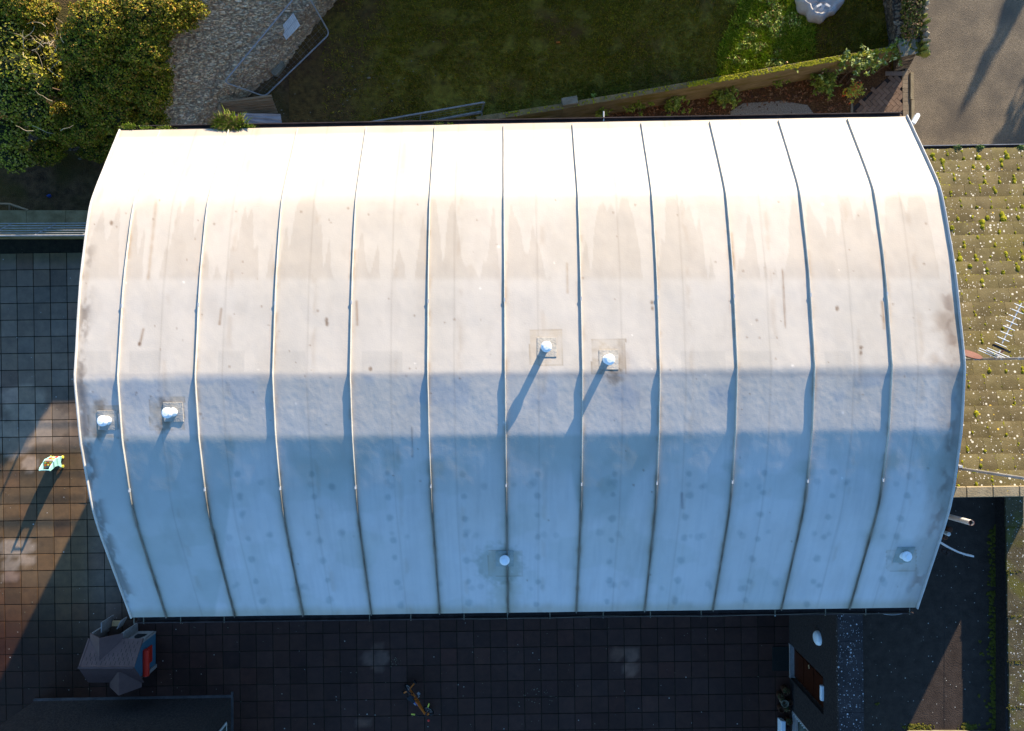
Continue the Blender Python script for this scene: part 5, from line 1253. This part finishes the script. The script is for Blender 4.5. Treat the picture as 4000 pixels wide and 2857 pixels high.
mb = MB(); mb.box(-9.52, -9.50, yf - .02, yf + .22, .1, .60); o = mb.build('door_leaf', M['phwhite'], ph)
mb = MB(); mb.hexa([(-9.48, yf, .2), (-9.25, yf, .2), (-9.2, yf + .12, .2), (-9.46, yf + .12, .2), (-9.48, yf, .24), (-9.25, yf, .24), (-9.2, yf + .12, .24), (-9.46, yf + .12, .24)]); mb.build('shelf', M['cut'], ph)
mb = MB(); mb.bar((-9.22, yf + .02, .35), (-9.12, yf + .22, .35), .02, .25); mb.build('shutter', M['phwhite'], ph)
mb = MB(); mb.box(px1 + .002, px1 + .03, -7.0, -6.62, .22, .44); o = mb.build('shutter', M['red'], ph); o['label'] = 'red plastic panel'
mb = MB(); mb.tube((px1 + .05, -7.20, .55), (px1 + .05, -6.60, .55), .075, 14); o = mb.build('canopy', M['red'], ph, smooth=False); o['label'] = 'rounded red canopy'

# ------------------------------------------------------------------ baby walker
bw = empty('baby_walker', tuple(W(245, 1805, 0)), 'pale turquoise toy baby walker standing on the sunlit slabs', 'toy')
bx, by = W(250, 1785, 0).x - .135, W(250, 1785, 0).y; hz = .014
def wk(x, y, z): return Vector((bx + y, by + x, hz + z))
for s_ in (0, 1):
    yy = .115 if s_ else -.115
    prof = [(.02, .03), (-.05, .07), (-.12, .09), (-.19, .05), (-.23, .03), (-.24, .07), (-.19, .16), (-.19, .28), (-.24, .40), (-.27, .47), (-.25, .50), (-.20, .48), (-.10, .38), (-.02, .30), (.02, .12)]
    n_ = len(prof); vs = [wk(a, yy - .012, b) for a, b in prof] + [wk(a, yy + .012, b) for a, b in prof]
    mb = MB(); mb.add(vs, [tuple(range(n_)), tuple(range(n_, 2 * n_))[::-1]] + [(i, n_ + i, n_ + (i + 1) % n_, (i + 1) % n_) for i in range(n_)]); mb.build('side_panel', M['teal'], bw)
mb = MB(); mb.hexa([wk(.0, -.10, .03), wk(.02, -.10, .03), wk(.02, .10, .03), wk(0, .10, .03), wk(-.06, -.10, .34), wk(-.04, -.10, .34), wk(-.04, .10, .34), wk(-.06, .10, .34)]); pn = mb.build('play_panel', M['phwhite'], bw); 
for (y, z, m_, r_) in ((-.05, .10, 'yellow', .03), (.05, .12, 'red', .028), (-.045, .22, 'orange', .03), (.04, .24, 'yellow', .033), (0, .17, 'teal', .022)):
    mb = MB(); x = .02 - (z - .03) / .31 * .06; mb.lathe(wk(x, y, z), [(r_, 0), (r_, .015), (r_ * .6, .024), (.001, .025)], 14, ax=(0, 1, .2)); mb.build('button', M[m_], pn)
mb = MB(); mb.hexa([wk(-.2, -.10, .33), wk(-.05, -.10, .33), wk(-.05, .10, .33), wk(-.2, .10, .33), wk(-.2, -.10, .36), wk(-.05, -.10, .36), wk(-.05, .10, .36), wk(-.2, .10, .36)]); tr = mb.build('tray', M['phwhite'], bw)
for (x, y, m_) in ((-.09, .06, 'yellow'), (-.09, 0, 'orange'), (-.09, -.06, 'yellow'), (-.14, .07, 'red'), (-.14, .01, 'yellow'), (-.15, -.06, 'orange')):
    mb = MB(); mb.lathe(wk(x, y, .36), [(.026, 0), (.026, .02), (.001, .024)], 12); mb.build('button', M[m_], tr)
mb = MB(); mb.tube(wk(-.245, -.115, .475), wk(-.245, .115, .475), .011, 10); mb.build('handle', M['teal'], bw)
for (x, y) in ((.0, .135), (.0, -.135), (-.22, .135), (-.22, -.135)):
    mb = MB(); d = 1 if y > 0 else -1; mb.lathe(wk(x, y - d * .01, .035), [(.035, 0), (.035, .024), (.02, .026), (.001, .026)], 18, ax=(d, 0, 0)); mb.build('wheel', M['yellow'], bw)

# ------------------------------------------------------------------ child's bike
bk = empty('childs_bike', tuple(W(1640, 2745, 0)), 'orange and blue childs bike with stabilisers and yellow grips on the dark slabs', 'bicycle')
Rw = .15; Cr = W(1597, 2692, Rw); Cf = W(1674, 2776, Rw); Cr.z = Rw + .015; Cf.z = Rw + .015; fd = (Cf - Cr).normalized(); sdv = Vector((fd.y, -fd.x, 0)); ln = (Cf - Cr).length
def bp(a, s_, z): return Cr + fd * a + sdv * s_ + Vector((0, 0, z - Rw))
def torus(mb, c, ax, R_, r_, n=24, m=8):
    ax = Vector(ax).normalized(); a = ax.orthogonal().normalized(); b = ax.cross(a); vs = []
    for i in range(n):
        t = 2 * math.pi * i / n; rd = a * math.cos(t) + b * math.sin(t)
        for j in range(m):
            q = 2 * math.pi * j / m; vs.append(c + rd * (R_ + r_ * math.cos(q)) + ax * r_ * math.sin(q))
    mb.add(vs, [(i * m + j, ((i + 1) % n) * m + j, ((i + 1) % n) * m + (j + 1) % m, i * m + (j + 1) % m) for i in range(n) for j in range(m)])
fa = (sdv * 1.0 + fd * .35).normalized()
for c, ax in ((Cr, sdv), (Cf, fa)):
    wmb = MB(); torus(wmb, c, ax, Rw - .022, .022); wh = wmb.build('wheel', M['black'], bk, smooth=True)
    mb = MB(); torus(mb, c, ax, Rw - .045, .008, 24, 6)
    a = Vector(ax).orthogonal().normalized(); b = Vector(ax).cross(a).normalized()
    for k in range(10): t = k * .628; mb.tube(c, c + (a * math.cos(t) + b * math.sin(t)) * (Rw - .045), .003, 4)
    mb.tube(c - Vector(ax) * .03, c + Vector(ax) * .03, .015, 8); mb.build('rim', M['galv'], wh)
mb = MB(); hd = bp(ln - .06, 0, .42); bb = bp(ln * .42, 0, .17); st = bp(ln * .30, 0, .36)
mb.path([st, bb, hd], .021, 8); mb.path([bp(.0, .03, .15), bb], .012, 6); mb.path([bp(.0, -.03, .15), bb], .012, 6); mb.path([st, bp(.0, .03, .15)], .010, 6); mb.path([st, bp(0, -.03, .15)], .010, 6); mb.path([hd, st + Vector((0, 0, -.06))], .021, 8)
mb.build('frame', M['orange'], bk)
mb = MB(); mb.path([hd + Vector((0, 0, .05)), hd, Cf + fa * .045 + Vector((0, 0, .12)), Cf + fa * .045], .012, 7); mb.path([hd, Cf - fa * .045 + Vector((0, 0, .12)), Cf - fa * .045], .012, 7); mb.build('fork', M['black'], bk)
mb = MB(); g0 = W(1613, 2791, .52); g1 = W(1674, 2755, .52); hm = hd + Vector((0, 0, .08)); mb.path([g0.lerp(hm, .12), g0.lerp(hm, .5) + Vector((0, 0, .03)), hm, g1.lerp(hm, .5) + Vector((0, 0, .03)), g1.lerp(hm, .12)], .010, 7); hb = mb.build('handlebar', M['black'], bk)
for g_ in (g0, g1): mb = MB(); mb.tube(g_ + (g_ - hm).normalized() * .04, g_ - (g_ - hm).normalized() * .05, .017, 10); mb.build('grip', M['yellow'], hb)
mb = MB(); c = bp(ln * .22, 0, .42); mb.obox(c, fd * .10, sdv * .045, (0, 0, .018)); mb.obox(c - fd * .05, fd * .05, sdv * .065, (0, 0, .016)); mb.build('saddle', M['black'], bk, bevel=.012)
mb = MB(); mb.obox(bp(ln * .40, .05, .25), fd * .12, sdv * .004, (0, 0, .05)); mb.obox(bp(ln * .36, .06, .24), fd * .06, sdv * .012, (0, 0, .06)); mb.build('chain_guard', M['blue'], bk, bevel=.01)
mb = MB(); mb.obox(bp(ln - .02, .0, .30), fd * .05, sdv * .03, (0, 0, .012)); mb.build('mudguard', M['orange'], bk, bevel=.006)
for s_ in (-1, 1):
    mb = MB(); mb.bar(bp(.01, s_ * .03, .16), bp(.0, s_ * .17, .10), .03, .012); sm = mb.build('stabiliser', M['orange'], bk)
    mb = MB(); mb.lathe(bp(0, s_ * .175, .05 + .015), [(.05, 0), (.05, .03), (.02, .032), (.001, .032)], 16, ax=sdv * s_); mb.build('stabiliser_wheel', M['black'], sm)
    mb = MB(); pz_ = .12 if s_ > 0 else .22; mb.tube(bb, bb + sdv * s_ * .09, .006, 6); c = bb + sdv * s_ * .11 + fd * .06 * s_; mb.bar(bb + sdv * s_ * .07, c - sdv * s_ * .03, .01, .01); mb.obox(c, fd * .035, sdv * .03, (0, 0, .008)); mb.build('pedal', M['galv'], bk)
mb = MB(); mb.lathe(bp(ln + .10, .05, .38), [(.02, 0), (.028, .02), (.001, .03)], 12); mb.build('bell', M['red'], bk)

# ------------------------------------------------------------------ grass growing along the hall gutter
def tuft(px, py, z, rx, ry, n, hgt, label, seed, cols):
    rg = np.random.RandomState(seed); c = W(px, py, z)
    P = np.array(c) + rg.normal(size=(n, 3)) * np.array([rx * .45, ry * .4, .004]); H = hgt * rg.uniform(.5, 1.2, n)
    dirn = (P - np.array(c)) / np.array([rx, ry, 1]) ; dirn[:, 2] = 0; dirn = dirn * .45 + rg.normal(size=(n, 3)) * .45; dirn[:, 2] = 0
    tip = P + dirn * H[:, None] * .9 + np.array([0, 0, 1]) * H[:, None] * .8; mid = (P + tip) / 2 + np.array([0, 0, 1]) * H[:, None] * .2
    sd2 = np.cross(dirn + 1e-3, [0, 0, 1]); sd2 /= np.linalg.norm(sd2, axis=1)[:, None] + 1e-6; sd2 *= .0028
    V_ = np.stack([P - sd2, P + sd2, mid + sd2, tip, mid - sd2], 1).reshape(-1, 3); cl = np.array(cols)[rg.randint(0, len(cols), n)] * rg.uniform(.7, 1.3, n)[:, None]
    o = mesh_np('grass_tuft', V_, np.arange(5 * n).reshape(n, 5), M['blade'], np.repeat(cl, 5, 0), False, origin=c); tag(o, label, 'grass tuft', 'grass tufts growing in the back gutter')
TG = [(.24, .34, .03), (.34, .44, .06), (.18, .26, .02), (.50, .46, .14)]
tuft(897, 485, 4.72, .20, .08, 3600, .13, 'large rounded tuft of grass with reddish tips growing in the gutter', 61, TG + [(.42, .25, .14)])
tuft(970, 500, 4.72, .14, .03, 240, .06, 'low bright green moss and grass right of the large tuft', 62, TG)
tuft(505, 498, 4.72, .12, .03, 260, .07, 'short grass tuft at the left corner of the hall gutter', 63, TG)
tuft(575, 502, 4.72, .12, .025, 200, .05, 'thin grass strip in the gutter, second from the left corner', 64, TG)
tuft(650, 503, 4.72, .13, .025, 220, .055, 'thin grass strip in the gutter, third from the left corner', 65, TG)
tuft(1712, 491, 4.72, .06, .02, 90, .06, 'small sprig of grass in the gutter over the long barrier', 66, TG)
tuft(1762, 490, 4.72, .05, .02, 80, .06, 'small sprig of grass in the gutter, right of the other sprig', 67, TG)

# ------------------------------------------------------------------ unseen occluders added outside the frame to throw the shade
def Gp(px, py): v = W(px, py, 0); return v.x, v.y
hx0, hy1 = Gp(2190, -900); hx1, hy0 = Gp(3392, -1900)  # unseen house added as an occluder to shade the lawn
hs = empty('terraced_house', ((hx0 + hx1) / 2, hy1, 0), 'rendered house with a slate roof north of the lawn, outside the picture', 'building')
mb = MB(); mb.box(hx0, hx1, hy1, hy1 + 6, 0, 4.6); mb.build('walls', M['render'], hs)
mb = MB(); mb.add([(hx0, hy1, 4.6), (hx1, hy1, 4.6), (hx1, hy1 + 3, 6.3), (hx0, hy1 + 3, 6.3), (hx1, hy1 + 6, 4.6), (hx0, hy1 + 6, 4.6)], [(0, 1, 2, 3), (3, 2, 4, 5), (1, 4, 2), (0, 3, 5)]); mb.build('roof', M['slate'], hs)
for k in range(3):
    x = hx0 + .9 + k * 2.2; mb = MB(); mb.box(x, x + 1.1, hy1 - .03, hy1 - .002, 1.0, 2.2); f = mb.build('window_frame', M['white'], hs); mb = MB(); mb.box(x + .07, x + 1.03, hy1 - .036, hy1 - .031, 1.07, 2.13); mb.build('pane', M['glass'], f)
x0_, y0_ = Gp(650, -260); x1_, _ = Gp(2190, -260)  # unseen lower wall added to keep sun off the ground near the ruin
mb = MB(); mb.box(x0_, x1_, y0_, y0_ + .25, 0, 2.2); o = mb.build('boundary_wall', M['blockwall'], origin=(x0_, y0_, 0)); tag(o, 'tall block boundary wall beyond the top edge of the picture', 'wall')
def tree(name, px, py, h, rad, label, seed, n=4500):
    x, y = Gp(px, py); root = empty(name, (x, y, 0), label, 'tree'); rg = np.random.RandomState(seed)
    mb = MB(); mb.path([(x, y, 0), (x + .03, y, h * .45), (x, y, h * .9)], .07 + rad * .05, 8, rend=.02); mb.build('trunk', M['bark'], root)
    t = rg.rand(n); ang = rg.uniform(0, 6.28, n); rr_ = rad * np.sin(np.pi * np.clip(t * .93 + .05, 0, 1)) ** .7 * rg.uniform(.6, 1.05, n)
    P = np.stack([x + np.cos(ang) * rr_, y + np.sin(ang) * rr_, h * .12 + t * h * .88], 1); q = rg.normal(size=(n, 3)); q /= np.linalg.norm(q, axis=1)[:, None]; s_ = np.cross(q, rg.normal(size=(n, 3))); s_ /= np.linalg.norm(s_, axis=1)[:, None]
    L_ = .09; V_ = np.stack([P - q * L_, P + s_ * L_ * .7, P + q * L_, P - s_ * L_ * .7], 1).reshape(-1, 3); cl = np.array(IV)[rg.randint(0, 5, n)]
    mesh_np('crown', V_, np.arange(4 * n).reshape(n, 4), M['leaf'], np.repeat(cl, 4, 0), False, parent=root)
tree('cypress_tree', 4830, -1760, 3.3, .30, 'slim dark cypress beyond the lane, outside the picture', 5, 420)  # unseen, added for the soft stripe of shade across the lane
tree('round_tree', 4660, -730, 3.2, .9, 'rounded tree beyond the lane, outside the picture', 6, 1500)  # unseen, added for the blunt shadow at the lane's right edge
